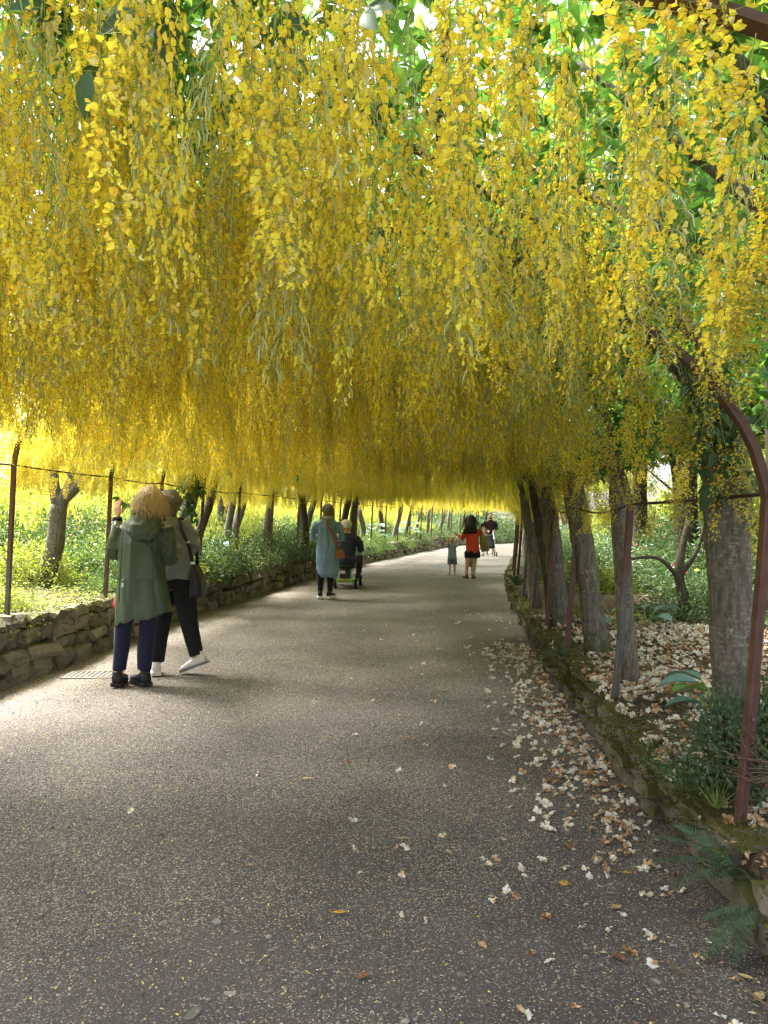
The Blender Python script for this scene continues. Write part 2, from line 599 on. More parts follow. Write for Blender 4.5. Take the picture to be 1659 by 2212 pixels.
_cr = ramp(_nt, [(0.0, (0, 0, 0)), (1.0, (1, 1, 1))]); _mr = N(_nt, 'ShaderNodeMapRange'); _mr.inputs['From Min'].default_value = 1.25; _mr.inputs['From Max'].default_value = 1.5
_nt.links.new(_ma.outputs[0], _mr.inputs[0])
_mx = N(_nt, 'ShaderNodeMix', data_type='RGBA'); _nt.links.new(_mr.outputs[0], _mx.inputs[0]); _nt.links.new(_src, _mx.inputs[6]); _mx.inputs[7].default_value = (0.105, 0.048, 0.040, 1)
_nt.links.new(_mx.outputs[2], _p.inputs['Base Color'])
M['rust'] = solid_mat('rusted_rod', (0.07, 0.042, 0.032), rough=0.8, var=0.4, nscale=40)
M['wall_stone'] = stone_mat('wall_stone', (0.08, 0.072, 0.06), (0.24, 0.215, 0.175), (0.11, 0.115, 0.035), 0.03)
M['kerb_stone'] = stone_mat('kerb_stone', (0.075, 0.066, 0.054), (0.22, 0.19, 0.15), (0.08, 0.082, 0.025), 0.11)
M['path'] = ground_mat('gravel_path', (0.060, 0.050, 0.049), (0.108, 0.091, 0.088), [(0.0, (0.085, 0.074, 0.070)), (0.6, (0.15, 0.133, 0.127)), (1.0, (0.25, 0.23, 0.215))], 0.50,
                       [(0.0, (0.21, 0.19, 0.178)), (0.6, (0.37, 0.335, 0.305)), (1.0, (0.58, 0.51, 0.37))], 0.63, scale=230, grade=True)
M['soil'] = ground_mat('leaf_mould', (0.035, 0.028, 0.02), (0.075, 0.058, 0.04), [(0.0, (0.06, 0.045, 0.03)), (1.0, (0.17, 0.12, 0.075))], 0.35, None, scale=45, bdist=0.03)
M['turf'] = ground_mat('garden_turf', (0.06, 0.09, 0.02), (0.12, 0.15, 0.035), [(0.0, (0.07, 0.10, 0.03)), (1.0, (0.20, 0.22, 0.06))], 0.3, None, scale=30, bdist=0.03)
M['fallen'] = blotch_mat('fallen_blossom', (0.86, 0.83, 0.77), (0.66, 0.40, 0.18), cut=0.68, scale=45)
M['fallen_brown'] = blotch_mat('browned_blossom', (0.72, 0.54, 0.40), (0.48, 0.27, 0.14), cut=0.52, scale=50)
M['fleck'] = leaf_mat('fallen_fleck', [(0, (0.62, 0.50, 0.26)), (0.5, (0.70, 0.58, 0.30)), (0.8, (0.80, 0.58, 0.08)), (1, (0.50, 0.36, 0.18))], transl=0.1, rough=0.8, spec=0.1)
M['pebble'] = leaf_mat('pebble', [(0, (0.09, 0.08, 0.072)), (0.7, (0.16, 0.145, 0.13)), (1, (0.30, 0.28, 0.25))], transl=0.0, rough=0.85, spec=0.25)
M['twig'] = solid_mat('dry_twig', (0.15, 0.10, 0.065), rough=0.9)

# people
M['skin'] = solid_mat('skin', (0.56, 0.33, 0.24), rough=0.55, var=0.08, nscale=20, bump=0.05)
M['skin_pale'] = solid_mat('pale_skin', (0.62, 0.40, 0.30), rough=0.55, var=0.08, nscale=20, bump=0.05)
M['coat'] = solid_mat('green_raincoat', (0.043, 0.066, 0.038), rough=0.42, spec=0.45, var=0.12, nscale=8, bump=0.08, bscale=40)
M['coat_dark'] = solid_mat('green_coat_seam', (0.03, 0.05, 0.028), rough=0.5, var=0.1)
M['navy'] = solid_mat('navy_denim', (0.010, 0.012, 0.040), rough=0.85, var=0.2, nscale=60, sheen=0.1)
M['black_cloth'] = solid_mat('black_cloth', (0.012, 0.012, 0.015), rough=0.85, var=0.2, nscale=50)
M['black_leather'] = solid_mat('black_leather', (0.016, 0.016, 0.022), rough=0.45, var=0.2, nscale=30, bump=0.2)
M['black_shoe'] = solid_mat('black_trainer', (0.02, 0.02, 0.022), rough=0.6, var=0.3, nscale=60)
M['grey_knit'] = solid_mat('grey_green_knit', (0.19, 0.21, 0.20), rough=0.95, var=0.1, nscale=90, bump=0.4, bscale=220, sheen=0.2)
M['blue_knit'] = solid_mat('blue_grey_sleeve', (0.22, 0.31, 0.36), rough=0.9, var=0.12, nscale=60)
M['blond'] = solid_mat('blond_hair', (0.52, 0.39, 0.20), rough=0.5, var=0.35, nscale=60, stretch=(1, 1, 0.2))
M['grey_hair'] = solid_mat('grey_brown_hair', (0.15, 0.13, 0.105), rough=0.6, var=0.35, nscale=70, stretch=(1, 1, 0.3))
M['brown_hair'] = solid_mat('dark_brown_hair', (0.030, 0.019, 0.014), rough=0.45, var=0.4, nscale=70, stretch=(1, 1, 0.2))
M['light_brown_hair'] = solid_mat('ash_brown_hair', (0.20, 0.165, 0.115), rough=0.55, var=0.4, nscale=70, stretch=(1, 1, 0.25))
M['white_shoe'] = solid_mat('white_shoe', (0.72, 0.69, 0.63), rough=0.6, var=0.06)
M['white_sole'] = solid_mat('white_sole', (0.75, 0.73, 0.70), rough=0.7, var=0.06)
M['grey_sole'] = solid_mat('grey_sole', (0.16, 0.16, 0.17), rough=0.8)
M['chambray'] = solid_mat('chambray_blue', (0.20, 0.30, 0.42), rough=0.9, var=0.15, nscale=45, bump=0.3, bscale=120)
M['tan'] = solid_mat('tan_leather', (0.27, 0.105, 0.042), rough=0.5, var=0.15)
M['scarf'] = solid_mat('patterned_scarf', (0.42, 0.36, 0.33), rough=0.9, var=0.6, nscale=60)
M['cap'] = solid_mat('white_cap', (0.78, 0.76, 0.71), rough=0.9, var=0.06)
M['puffer'] = solid_mat('navy_jacket', (0.018, 0.022, 0.048), rough=0.5, spec=0.4, var=0.2)
M['dark_trouser'] = solid_mat('dark_brown_trouser', (0.045, 0.034, 0.028), rough=0.9)
M['coral'] = solid_mat('coral_red_top', (0.70, 0.075, 0.045), rough=0.9, var=0.1, nscale=50, bump=0.3)
M['olive'] = solid_mat('olive_tote', (0.21, 0.165, 0.07), rough=0.85, var=0.12)
M['slate'] = solid_mat('slate_blue_shirt', (0.24, 0.33, 0.43), rough=0.9)
M['slate_shorts'] = solid_mat('grey_blue_shorts', (0.15, 0.18, 0.23), rough=0.9)
M['straw'] = solid_mat('pale_hat', (0.62, 0.50, 0.37), rough=0.9)
M['beige'] = solid_mat('beige_shorts', (0.36, 0.24, 0.19), rough=0.9)
M['maroon'] = solid_mat('dark_maroon_sweater', (0.035, 0.018, 0.024), rough=0.95)
M['grey_shorts'] = solid_mat('grey_shorts', (0.23, 0.22, 0.24), rough=0.9)
M['silver'] = solid_mat('brushed_metal', (0.62, 0.63, 0.64), rough=0.35, metal=0.85, var=0.05, bump=0.03)
M['lime'] = solid_mat('lime_green_plastic', (0.19, 0.36, 0.035), rough=0.35, spec=0.5, var=0.05, bump=0.02)
M['rubber'] = solid_mat('black_rubber', (0.022, 0.022, 0.024), rough=0.85)
M['plastic_dark'] = solid_mat('dark_plastic', (0.03, 0.03, 0.034), rough=0.5)
M['red_bag'] = solid_mat('red_bag', (0.40, 0.045, 0.04), rough=0.6, var=0.1)
M['pale_print'] = solid_mat('pale_tag', (0.75, 0.75, 0.73), rough=0.7, var=0.03)
M['amber'] = solid_mat('amber_reflector', (0.65, 0.30, 0.03), rough=0.4, var=0.03)
M['red_plastic'] = solid_mat('red_reflector', (0.55, 0.04, 0.03), rough=0.4, var=0.03)
M['cast_iron'] = solid_mat('drain_iron', (0.21, 0.18, 0.15), rough=0.75, var=0.3)
M['dark_void'] = solid_mat('drain_dark', (0.012, 0.011, 0.010), rough=1.0)
M['eye'] = solid_mat('eye_dark', (0.02, 0.015, 0.012), rough=0.3)

# ------------------------------------------------------------------ ground, path, beds
YS = list(np.concatenate([np.arange(-8, 14, 0.5), np.arange(14, 70, 1.0), np.array([70, 80, 95])]))
g_us = [-160, -80, -40, -20, -10, -5, 0, 5, 10, 20, 40, 80, 160]
gm = grid_mesh('ground', g_us, [-160, -60, -20, 0, 20, 40, 60, 100, 180, 300], lambda u, y: (u, y, -0.12), M['turf'])
tag(inst('ground', gm), kind='structure')


def path_pt(u, y):
    z = 0.012 * math.sin(y * 0.9 + u) + 0.010 * math.sin(u * 2.3 - y * 0.5) - 0.012 * (u / 2.4) ** 2
    return (cx(y) + u, y, z)


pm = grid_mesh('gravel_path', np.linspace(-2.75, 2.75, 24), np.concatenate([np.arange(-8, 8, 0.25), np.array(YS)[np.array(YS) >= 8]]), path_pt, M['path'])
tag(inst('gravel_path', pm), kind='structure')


def path_z(u, y):
    return path_pt(u, y)[2]


def bedl(u, y):
    z = bed_h(u, y) if u < -2.47 else (-0.05 if u > -2.45 else 0.45)
    return (cx(y) + u, y, z)


bm_ = grid_mesh('left_bed', [-60, -40, -25, -17, -12, -9, -7, -5.5, -4.5, -3.7, -3.1, -2.7, -2.56, -2.48, -2.46, -2.44], YS, bedl, M['soil'])
tag(inst('left_bed', bm_), kind='structure')


def bedr(u, y):
    z = bed_h(u, y) if u > 2.49 else (-0.05 if u < 2.47 else 0.17)
    return (cx(y) + u, y, z)


bm_ = grid_mesh('right_bed', [2.455, 2.48, 2.53, 2.66, 3, 3.5, 4, 4.6, 5.4, 6.5, 8, 10, 13, 18, 25, 40, 60], YS, bedr, M['soil'])
tag(inst('right_bed', bm_), kind='structure')

# ------------------------------------------------------------------ stones of the walls
def stone_mesh(seed, mat):
    r = np.random.default_rng(seed)
    n = 3
    idx, vs, fs = {}, [], []
    def vid(p):
        k = tuple(np.round(p, 4))
        if k not in idx:
            idx[k] = len(vs)
            vs.append(np.array(p))
        return idx[k]
    lin = np.linspace(-0.5, 0.5, n)
    for ax in range(3):
        for s in (-0.5, 0.5):
            for i in range(n - 1):
                for j in range(n - 1):
                    q = []
                    for (a, b) in ((i, j), (i + 1, j), (i + 1, j + 1), (i, j + 1)):
                        p = [0, 0, 0]
                        p[ax] = s
                        p[(ax + 1) % 3] = lin[a]
                        p[(ax + 2) % 3] = lin[b]
                        q.append(vid(p))
                    fs.append(tuple(q if s > 0 else q[::-1]))
    v = np.array(vs)
    sgn = np.sum(np.abs(v) > 0.49, axis=1)
    shrink = np.where(sgn == 3, 0.93, np.where(sgn == 2, 0.98, 1.02))
    v = v * shrink[:, None] + r.normal(0, 0.07, v.shape)
    mb = MB()
    mb.add(v, fs)
    return mb.mesh('stone', mat, smooth=False)


WALL_ST = [stone_mesh(100 + i, M['wall_stone']) for i in range(9)]
KERB_ST = [stone_mesh(200 + i, M['kerb_stone']) for i in range(9)]


def build_wall(thing, side, uface, height, y0, y1, hr, lr, depth, meshes, limit=290):
    """irregular courses of stones along one side of the path"""
    items = []
    z = -0.03
    y_off = 0
    rr = random.Random(5 if side < 0 else 6)
    course = 0
    while z < height - 0.02:
        h = rr.uniform(*hr)
        if z + h > height + 0.05:
            h = height - z + rr.uniform(0, 0.04)
        y = y0 - rr.uniform(0, 0.3)
        while y < y1:
            L = rr.uniform(*lr) * (1.0 if rr.random() < 0.8 else 1.5)
            L *= min(2.2, 1.0 + max(0, y - 14) * 0.02)
            hh = h * rr.uniform(0.86, 1.12)
            u = uface + side * (0.03 * course + rr.uniform(-0.03, 0.035) + depth / 2)
            zc = z + hh / 2 + rr.uniform(-0.015, 0.015) + 0.02 * math.sin(y * 0.8 + course)
            slope = 0.03 + 0.0074 * y
            items.append((y, (cx(y + L / 2) + u, y + L / 2, zc), (rr.uniform(-0.10, 0.10), rr.uniform(-0.12, 0.12), -math.atan(slope) + rr.uniform(-0.08, 0.08)),
                          (depth * rr.uniform(0.9, 1.1), L * 1.0, hh * 1.02), rr.randrange(len(meshes)), rr.random()))
            y += L * 0.97
        z += h * 0.97
        course += 1
    if side > 0:                      # the gap where the fern and the nearest post stand
        items = [t for t in items if not (2.55 < t[1][1] < 2.92 and t[1][2] > .06)]
    items.sort(key=lambda t: t[0])
    for k, (y, p, r, s, mi, fl) in enumerate(items[:limit]):
        inst('stone', meshes[mi], thing, p, r, s)
    rest = items[limit:]
    if rest:
        mb = MB()
        for (y, p, r, s, mi, fl) in rest:
            me = meshes[mi]
            v = np.array([q.co[:] for q in me.vertices]) * np.array(s)
            v = v @ np.array(Euler(r).to_matrix()).T + np.array(p)
            mb.add(v, [tuple(f.vertices) for f in me.polygons])
        tag(mb.build('far_stones', meshes[0].materials[0], thing, smooth=False), kind='stuff')


wall = empty('dry_stone_wall', label='grey dry stone retaining wall along the left edge of the path', cat='wall')
build_wall(wall, -1, -2.26, 0.50, 5.6, 58, (0.10, 0.20), (0.15, 0.42), 0.26, WALL_ST)
kerb = empty('mossy_stone_edging', label='low mossy stone edging along the right side of the path', cat='wall')
build_wall(kerb, 1, 2.37, 0.205, 1.6, 58, (0.08, 0.13), (0.12, 0.30), 0.20, KERB_ST, 280)


def moss_tufts(name, parent, side, uface, top, depth, ys, per, h=(0.008, 0.022), chance=0.6):
    mb_v, mb_f = [], []
    n = 0
    for _ in range(per):
        y = ys[0] + (ys[1] - ys[0]) * random.random() ** 1.6
        if noise.noise((y * 2.1, side * 3.0, 0)) + random.uniform(-0.5, 0.5) < 0.5 - chance:
            continue
        if random.random() < 0.6:
            u = uface + side * random.uniform(0.0, depth)
            z = top + random.uniform(-0.02, 0.03)
            nrm = Vector((0, 0, 1))
        else:
            u = uface - side * random.uniform(-0.01, 0.012)
            z = top * random.uniform(0.25, 1.0)
            nrm = Vector((-side, 0, 0.4))
        p = Vector((cx(y) + u, y, z))
        for k in range(7):
            d = (nrm + Vector((random.gauss(0, .6), random.gauss(0, .6), random.gauss(0, .6)))).normalized()
            q = p + Vector((random.gauss(0, .018), random.gauss(0, .018), random.gauss(0, .006)))
            w = d.orthogonal().normalized() * random.uniform(0.003, 0.006)
            l = random.uniform(*h)
            mb_v += [q - w, q + w, q + d * l]
            mb_f.append((n, n + 1, n + 2))
            n += 3
    mb = MB()
    mb.add([tuple(v) for v in mb_v], mb_f)
    return tag(mb.build(name, M['moss'], parent, smooth=False), kind='stuff')


moss_tufts('moss', kerb, 1, 2.37, 0.215, 0.22, (1.7, 18), 4200, chance=0.38)
moss_tufts('moss', wall, -1, -2.30, 0.50, 0.28, (5.6, 18), 3000, chance=0.35)

# ------------------------------------------------------------------ leaves as geometry
def leaflet_arrays(P, D, Nn, L, W, fold=0.25, droop=0.15):
    """vectorised folded leaflets (4 triangles each): base P, direction D, normal Nn, length L, width W"""
    P, D, Nn = np.asarray(P), np.asarray(D), np.asarray(Nn)
    D = D / np.linalg.norm(D, axis=1, keepdims=True)
    S = np.cross(D, Nn)
    S /= np.maximum(np.linalg.norm(S, axis=1, keepdims=True), 1e-6)
    Nn = np.cross(S, D)
    L, W = np.asarray(L)[:, None], np.asarray(W)[:, None]
    mid = P + D * L * 0.45 - Nn * L * 0.02
    tip = P + D * L - Nn * L * droop
    a = mid + S * W * 0.5 + Nn * W * fold
    b = mid - S * W * 0.5 + Nn * W * fold
    V = np.stack([P, a, tip, b, mid], axis=1).reshape(-1, 3)
    k = len(P)
    base = (np.arange(k) * 5)[:, None]
    Fa = np.concatenate([base + np.array([[0, 4, 1]]), base + np.array([[4, 2, 1]]), base + np.array([[0, 3, 4]]), base + np.array([[4, 3, 2]])])
    return V, Fa


def fast_mesh(name, V, Fa, mats, mi=None, smooth=False):
    me = bpy.data.meshes.new(name)
    V = np.asarray(V, dtype=np.float32)
    Fa = np.asarray(Fa, dtype=np.int32)
    k = Fa.shape[1]
    me.vertices.add(len(V))
    me.vertices.foreach_set('co', V.ravel())
    me.loops.add(Fa.size)
    me.loops.foreach_set('vertex_index', Fa.ravel())
    me.polygons.add(len(Fa))
    me.polygons.foreach_set('loop_start', np.arange(0, Fa.size, k, dtype=np.int32))
    me.polygons.foreach_set('loop_total', np.full(len(Fa), k, dtype=np.int32))
    for m in (mats if isinstance(mats, (list, tuple)) else [mats]):
        me.materials.append(m)
    if mi is not None:
        me.polygons.foreach_set('material_index', np.asarray(mi, dtype=np.int32))
    me.polygons.foreach_set('use_smooth', np.full(len(Fa), smooth))
    me.update(calc_edges=True)
    me.validate()
    return me


def rand_dirs(n, r=rng):
    d = r.normal(size=(n, 3))
    return d / np.linalg.norm(d, axis=1, keepdims=True)


def join_arrays(parts):
    Vs, Fs, Ms, o = [], [], [], 0
    for V, Fa, mi in parts:
        Vs.append(V)
        Fs.append(np.asarray(Fa) + o)
        Ms.append(np.full(len(Fa), mi))
        o += len(V)
    return np.concatenate(Vs), np.concatenate(Fs), np.concatenate(Ms)


def shrub_meshes(seed, rx, ry, rz, nleaf, L, W, clumps, shell=0.55):
    """foliage of one bush: leaves in clumps over an uneven dome"""
    r = np.random.default_rng(seed)
    cd = rand_dirs(clumps, r)
    cd[:, 2] = np.abs(cd[:, 2]) * 1.0 - 0.12
    rad = shell + (1 - shell) * r.random(clumps) ** 0.6
    rad *= 0.8 + 0.35 * np.array([noise.noise((d[0] * 1.6 + seed, d[1] * 1.6, d[2] * 1.6)) for d in cd])
    C = cd * rad[:, None] * np.array([rx, ry, rz])
    k = r.integers(0, clumps, nleaf)
    sig = 0.16 * (rx + ry + rz) / 3
    P = C[k] + r.normal(0, sig, (nleaf, 3)) * np.array([1, 1, 0.75])
    P[:, 2] = np.abs(P[:, 2]) + 0.02
    out = P / np.array([rx, ry, rz])
    D = out / np.maximum(np.linalg.norm(out, axis=1, keepdims=True), 1e-5) * 0.7 + r.normal(0, 0.6, (nleaf, 3))
    Nn = np.array([0, 0, 1.0]) + r.normal(0, 0.55, (nleaf, 3))
    l = L * r.uniform(0.65, 1.25, nleaf)
    V, Fa = leaflet_arrays(P, D, Nn, l, l * W / L)
    return V, Fa, C


def twigs(C, seed, base_r=0.016):
    mb = MB()
    r = random.Random(seed)
    for c in C[:: max(1, len(C) // 26)]:
        c = Vector(c)
        m = Vector((c.x * 0.35 + r.gauss(0, .03), c.y * 0.35 + r.gauss(0, .03), c.z * 0.5))
        mb.tube([(c.x * 0.08, c.y * 0.08, -0.05), m, c], [base_r, base_r * 0.6, base_r * 0.25], 5)
    return mb


def blossoms_on(C, seed, n, size, spread, rz):
    r = np.random.default_rng(seed)
    k = r.integers(0, len(C), n)
    c = C[k] * 1.06 + r.normal(0, spread, (n, 3))
    P = np.repeat(c, 5, axis=0)
    D = rand_dirs(n * 5, r)
    D[:, 2] = np.abs(D[:, 2])
    D = D + np.repeat(c / np.maximum(np.linalg.norm(c, axis=1, keepdims=True), 1e-3), 5, axis=0) * 0.7
    Nn = np.array([0, 0, 1.0]) + r.normal(0, .5, (n * 5, 3))
    l = size * r.uniform(0.7, 1.2, n * 5)
    return leaflet_arrays(P, D, Nn, l, l * 0.8)


def make_shrub_kind(seed, dims, nleaf, L, W, clumps, leafm, flower=None, nfl=0, flsize=0.03):
    V, Fa, C = shrub_meshes(seed, *dims, nleaf, L, W, clumps)
    d = {'foliage': fast_mesh('foliage', V, Fa, leafm), 'stems': twigs(C, seed).mesh('stems', M['bark_dark'])}
    if flower:
        Vb, Fb = blossoms_on(C, seed + 1, nfl, flsize, 0.05 * dims[0], dims[2])
        d['blossoms'] = fast_mesh('blossoms', Vb, Fb, flower)
    return d


def place_shrub(name, kind, loc, rz, s, label, cat, group=None):
    t = empty(name, loc, rz, label, cat, group)
    t.scale = (s, s, s * random.uniform(0.9, 1.12)) if np.isscalar(s) else s
    for nm, me in kind.items():
        o = inst(nm, me, t)
        if nm in ('foliage', 'blossoms'):
            o['kind'] = 'stuff'
    return t


# laburnum crowns over the tunnel: trifoliate leaves
def crown_mesh(y0, side, seed, n=1500, width=2.4, spread=0.55, sparse=0.0):
    r = np.random.default_rng(seed)
    ul = r.uniform(-0.15, 3.1, n)
    u = side * ul
    y = y0 + r.normal(0, width / 2.0, n)
    ok = np.ones(n, bool)
    h = np.array([ceil_h(a) if -2.42 < a < 2.62 else hshould(a) + 0.1 for a in u])
    cl = np.array([noise.noise((a * 1.5, b * 1.5, 3.7)) for a, b in zip(u, y)])
    ok &= (cl + r.uniform(-0.6, 0.6, n)) > -0.25 + sparse
    z = h + 0.02 + np.abs(r.normal(0, spread * 0.6, n)) + np.where(ul > 2.3, 0.25, 0)
    P0 = np.stack([cx(y) + u, y, z], axis=1)[ok]
    k = len(P0)
    ax = rand_dirs(k, r)
    ax[:, 2] *= 0.35
    ax[:, 2] -= 0.25
    parts = []
    up = np.array([0, 0, 1.0]) + r.normal(0, 0.35, (k, 3))
    Ls = r.uniform(0.055, 0.095, k)
    sd = np.cross(ax, up)
    for t in (-1, 0, 1):
        D = ax + sd * t * 1.1 * (1 if t else 0)
        V, Fa = leaflet_arrays(P0, D, up, Ls * (1.1 if t == 0 else 0.95), Ls * 0.45, 0.12, 0.25)
        parts.append((V, Fa, 0))
    V, Fa, mi = join_arrays(parts)
    return fast_mesh('crown', V, Fa, M['leaf'])


def trunk_tube(mb, pts, rads, n=12, wob=0.0, flare=True):
    """smooth tapering limb through the points"""
    P, Rr = [], []
    k = len(pts)
    for i in range(k - 1):
        p0, p1, p2, p3 = pts[max(i - 1, 0)], pts[i], pts[i + 1], pts[min(i + 2, k - 1)]
        for s in range(6):
            t = s / 6
            q = 0.5 * ((2 * p1) + (p2 - p0) * t + (2 * p0 - 5 * p1 + 4 * p2 - p3) * t * t + (3 * p1 - p0 - 3 * p2 + p3) * t ** 3)
            P.append(q)
            Rr.append(rads[i] * (1 - t) + rads[i + 1] * t)
    P.append(pts[-1])
    Rr.append(rads[-1])
    j = [r * (1 + 0.10 * noise.noise(p * 7)) for p, r in zip(P, Rr)]
    if flare:
        for i in range(min(4, len(j))):
            j[i] *= 1 + 0.30 * (1 - i / 4) ** 2
    mb.tube(P, j, max(n, 12) if rads[0] > .05 else n)
    v = mb.v[-1]
    for k_ in range(len(v)):            # bulges, hollows and old branch scars
        p = Vector(v[k_])
        i_ = min(range(0, len(P), 2), key=lambda q_: (P[q_] - p).length_squared)
        d = p - P[i_]
        d.z = 0
        if d.length > 1e-4:
            v[k_] = np.array(p + d.normalized() * j[i_] * (.14 * noise.noise(p * 9) + .10 * max(0, noise.noise(p * 4 + Vector((7, 3, 1))) - .25)))


def limbs_to_roof(mb, top, r0, side, seed, n=3):
    """branches that bend over the iron and into the roof"""
    q = random.Random(seed)
    for i in range(n):
        y = top.y + q.uniform(-1.3, 1.3)
        ut = side * q.uniform(0.4, 1.9)
        end = Vector((cx(y) + ut, y, ceil_h(ut) + q.uniform(0.10, 0.35)))
        um = side * q.uniform(1.9, 2.4)
        ym = top.y * 0.6 + y * 0.4
        mid = Vector((cx(ym) + um, ym, max(top.z + 0.15, ceil_h(um) + q.uniform(0.05, 0.25))))
        trunk_tube(mb, [top, mid, end], [r0 * 0.6, r0 * 0.3, r0 * 0.10], 8, flare=False)


RIGHT_TREES = [  # distance, [(px, py, half width px)...]
    (3.56, [(1594, 1690, 52), (1588, 1500, 47), (1575, 1223, 46), (1570, 1060, 50), (1562, 900, 42)]),
    (5.6, [(1364, 1478, 22), (1352, 1380, 19), (1345, 1223, 18.5), (1332, 1025, 18)]),
    (7.04, [(1291, 1400, 28), (1278, 1320, 24), (1265, 1223, 23), (1246, 1097, 24), (1232, 1000, 19)]),
    (8.6, [(1222, 1358, 25), (1208, 1290, 19), (1199, 1223, 18), (1185, 1097, 18), (1163, 1020, 14)]),
    (9.1, [(1194, 1338, 13), (1182, 1240, 11), (1160, 1110, 10), (1148, 1040, 8)]),
    (10.4, [(1157, 1314, 14), (1150, 1240, 11), (1148, 1187, 10.5), (1130, 1064, 9)]),
]
LEFT_TREES = [
    (9.3, [(88, 1284, 24), (103, 1235, 20), (117, 1187, 18), (128, 1090, 18)]),
    (11.6, [(372, 1245, 17), (388, 1170, 15), (405, 1105, 15), (432, 1015, 14)]),
    (14.2, [(488, 1205, 10), (492, 1150, 8), (501, 1094, 7.5), (508, 1050, 7)]),
    (16.8, [(551, 1212, 13), (568, 1185, 9.5), (576, 1141, 9), (585, 1084, 8)]),
    (17.8, [(660, 1195, 8), (659, 1150, 8), (656, 1108, 8), (650, 1060, 7)]),
    (21.5, [(735, 1180, 8), (738, 1150, 7.5), (750, 1094, 7), (758, 1062, 5)]),
    (22.6, [(762, 1180, 7), (761, 1150, 7), (764, 1100, 7), (772, 1065, 5)]),
]
TREE_WORDS_R = ['thick grey trunk behind the nearest rusty iron post, roots by a dark azalea',
                'slim speckled laburnum trunk with mossy foot just behind the second iron post',
                'leaning grey laburnum trunk with knobbly neck standing right of the third iron post',
                'curved brown laburnum trunk leaning into the tunnel between third and fourth posts',
                'thin dark laburnum trunk half hidden behind the curved brown trunk',
                'slender bent laburnum trunk behind the fifth iron post on the right']
TREE_WORDS_L = ['forked grey laburnum trunk leaning on the bed left of the woman in green coat',
                'ivy wrapped dark laburnum trunk rising behind the woman in the grey top',
                'pale straight laburnum trunk beside a rusty post behind the tall shrubs',
                'bowed laburnum trunk with mossy foot on the wall top, before the slim bent post',
                'dark leafy laburnum trunk left of the woman in the long blue shirt',
                'forked dark laburnum trunk directly behind the head of the blue shirt woman',
                'stubby brown laburnum trunk behind the rider in the white cap']


def make_tree(Y, spec, side, label, seed, crown=True, dark=False, group=None):
    pts = [at(px, py, Y) for px, py, w in spec]
    rads = [w / F * Y for px, py, w in spec]
    pts[0].z -= 0.06
    root = empty('laburnum_tree', pts[0], 0, label, 'tree', group or ('laburnum trees on the right' if side > 0 else 'laburnum trees on the left'))
    off = Vector(pts[0])
    mb = MB()
    loc = [p - off for p in pts]
    trunk_tube(mb, loc, rads)
    mb2 = MB()
    top = pts[-1]
    limbs_to_roof(mb2, top, rads[-1], side, seed)
    mb2.v = [v - np.array(off) for v in mb2.v]
    tr = mb.build('trunk', M['bark_dark'] if dark else M['bark'], root)
    mb2.build('limbs', M['bark_dark'] if dark else M['bark'], tr)
    if crown:
        me = crown_mesh(Y, side, seed, n=CROWN_N(Y), sparse=0.0, spread=0.9 if Y < 5 else .55)
        me.transform(Matrix.Translation(-off))
        tag(inst('crown', me, root), kind='stuff')
    return root


def CROWN_N(Y):
    return 4600 if Y < 3.5 else (6600 if Y < 12 else 4600 if Y < 16 else (3400 if Y < 30 else 2000))


trees = []
for i, (Y, sp) in enumerate(RIGHT_TREES):
    trees.append(make_tree(Y, sp, 1, TREE_WORDS_R[i], 300 + i, dark=(i == 4)))
for i, (Y, sp) in enumerate(LEFT_TREES):
    trees.append(make_tree(Y, sp, -1, TREE_WORDS_L[i], 400 + i, dark=(i in (1, 4, 5, 6))))
# the forked limbs of the first left tree
t0 = trees[6]
mb = MB()
off = t0.location
fork = at(128, 1092, 9.3)
for dst in ([(117, 1045, 11), (119, 985, 8), (125, 930, 5)], [(146, 1055, 11), (158, 1007, 8), (175, 940, 5)]):
    trunk_tube(mb, [fork - off] + [at(a, b, 9.3) - off for a, b, c in dst], [0.085] + [c / F * 9.3 for a, b, c in dst], 9, flare=False)
mb.build('forked_limbs', M['bark'], t0)

# trees of the tunnel beyond the counted ones, and those beside and behind the camera (their crowns hang over it)
q = random.Random(3)


def plain_tree(Y, side, label, group, ue=None):
    u = side * (ue if ue else q.uniform(2.75, 3.2))
    zb = bed_h(u, Y) - 0.05
    base = Vector((cx(Y) + u, Y, zb))
    lean = -side * q.uniform(0.05, 0.45)
    r = q.uniform(0.065, 0.10)
    pts = [base, base + Vector((lean * 0.15 + q.gauss(0, .05), q.gauss(0, .06), 0.55)), base + Vector((lean * 0.6 + q.gauss(0, .05), q.gauss(0, .1), 1.15)),
           base + Vector((lean, q.gauss(0, .12), 1.62))]
    root = empty('laburnum_tree', base, 0, label, 'tree', group)
    mb = MB()
    trunk_tube(mb, [p - base for p in pts], [r * 1.15, r, r * 0.92, r * 0.8], 9)
    m2 = MB()
    limbs_to_roof(m2, pts[-1], r * 0.8, side, int(Y * 10) + side)
    m2.v = [v - np.array(base) for v in m2.v]
    dk = q.random() < 0.45
    tr = mb.build('trunk', M['bark_dark'] if dk else M['bark'], root)
    m2.build('limbs', M['bark_dark'] if dk else M['bark'], tr)
    me = crown_mesh(Y, side, 900 + int(Y * 7) + side, n=CROWN_N(Y), sparse=0.0, spread=0.9 if Y < 5 else .55)
    me.transform(Matrix.Translation(-base))
    tag(inst('crown', me, root), kind='stuff')
    return root


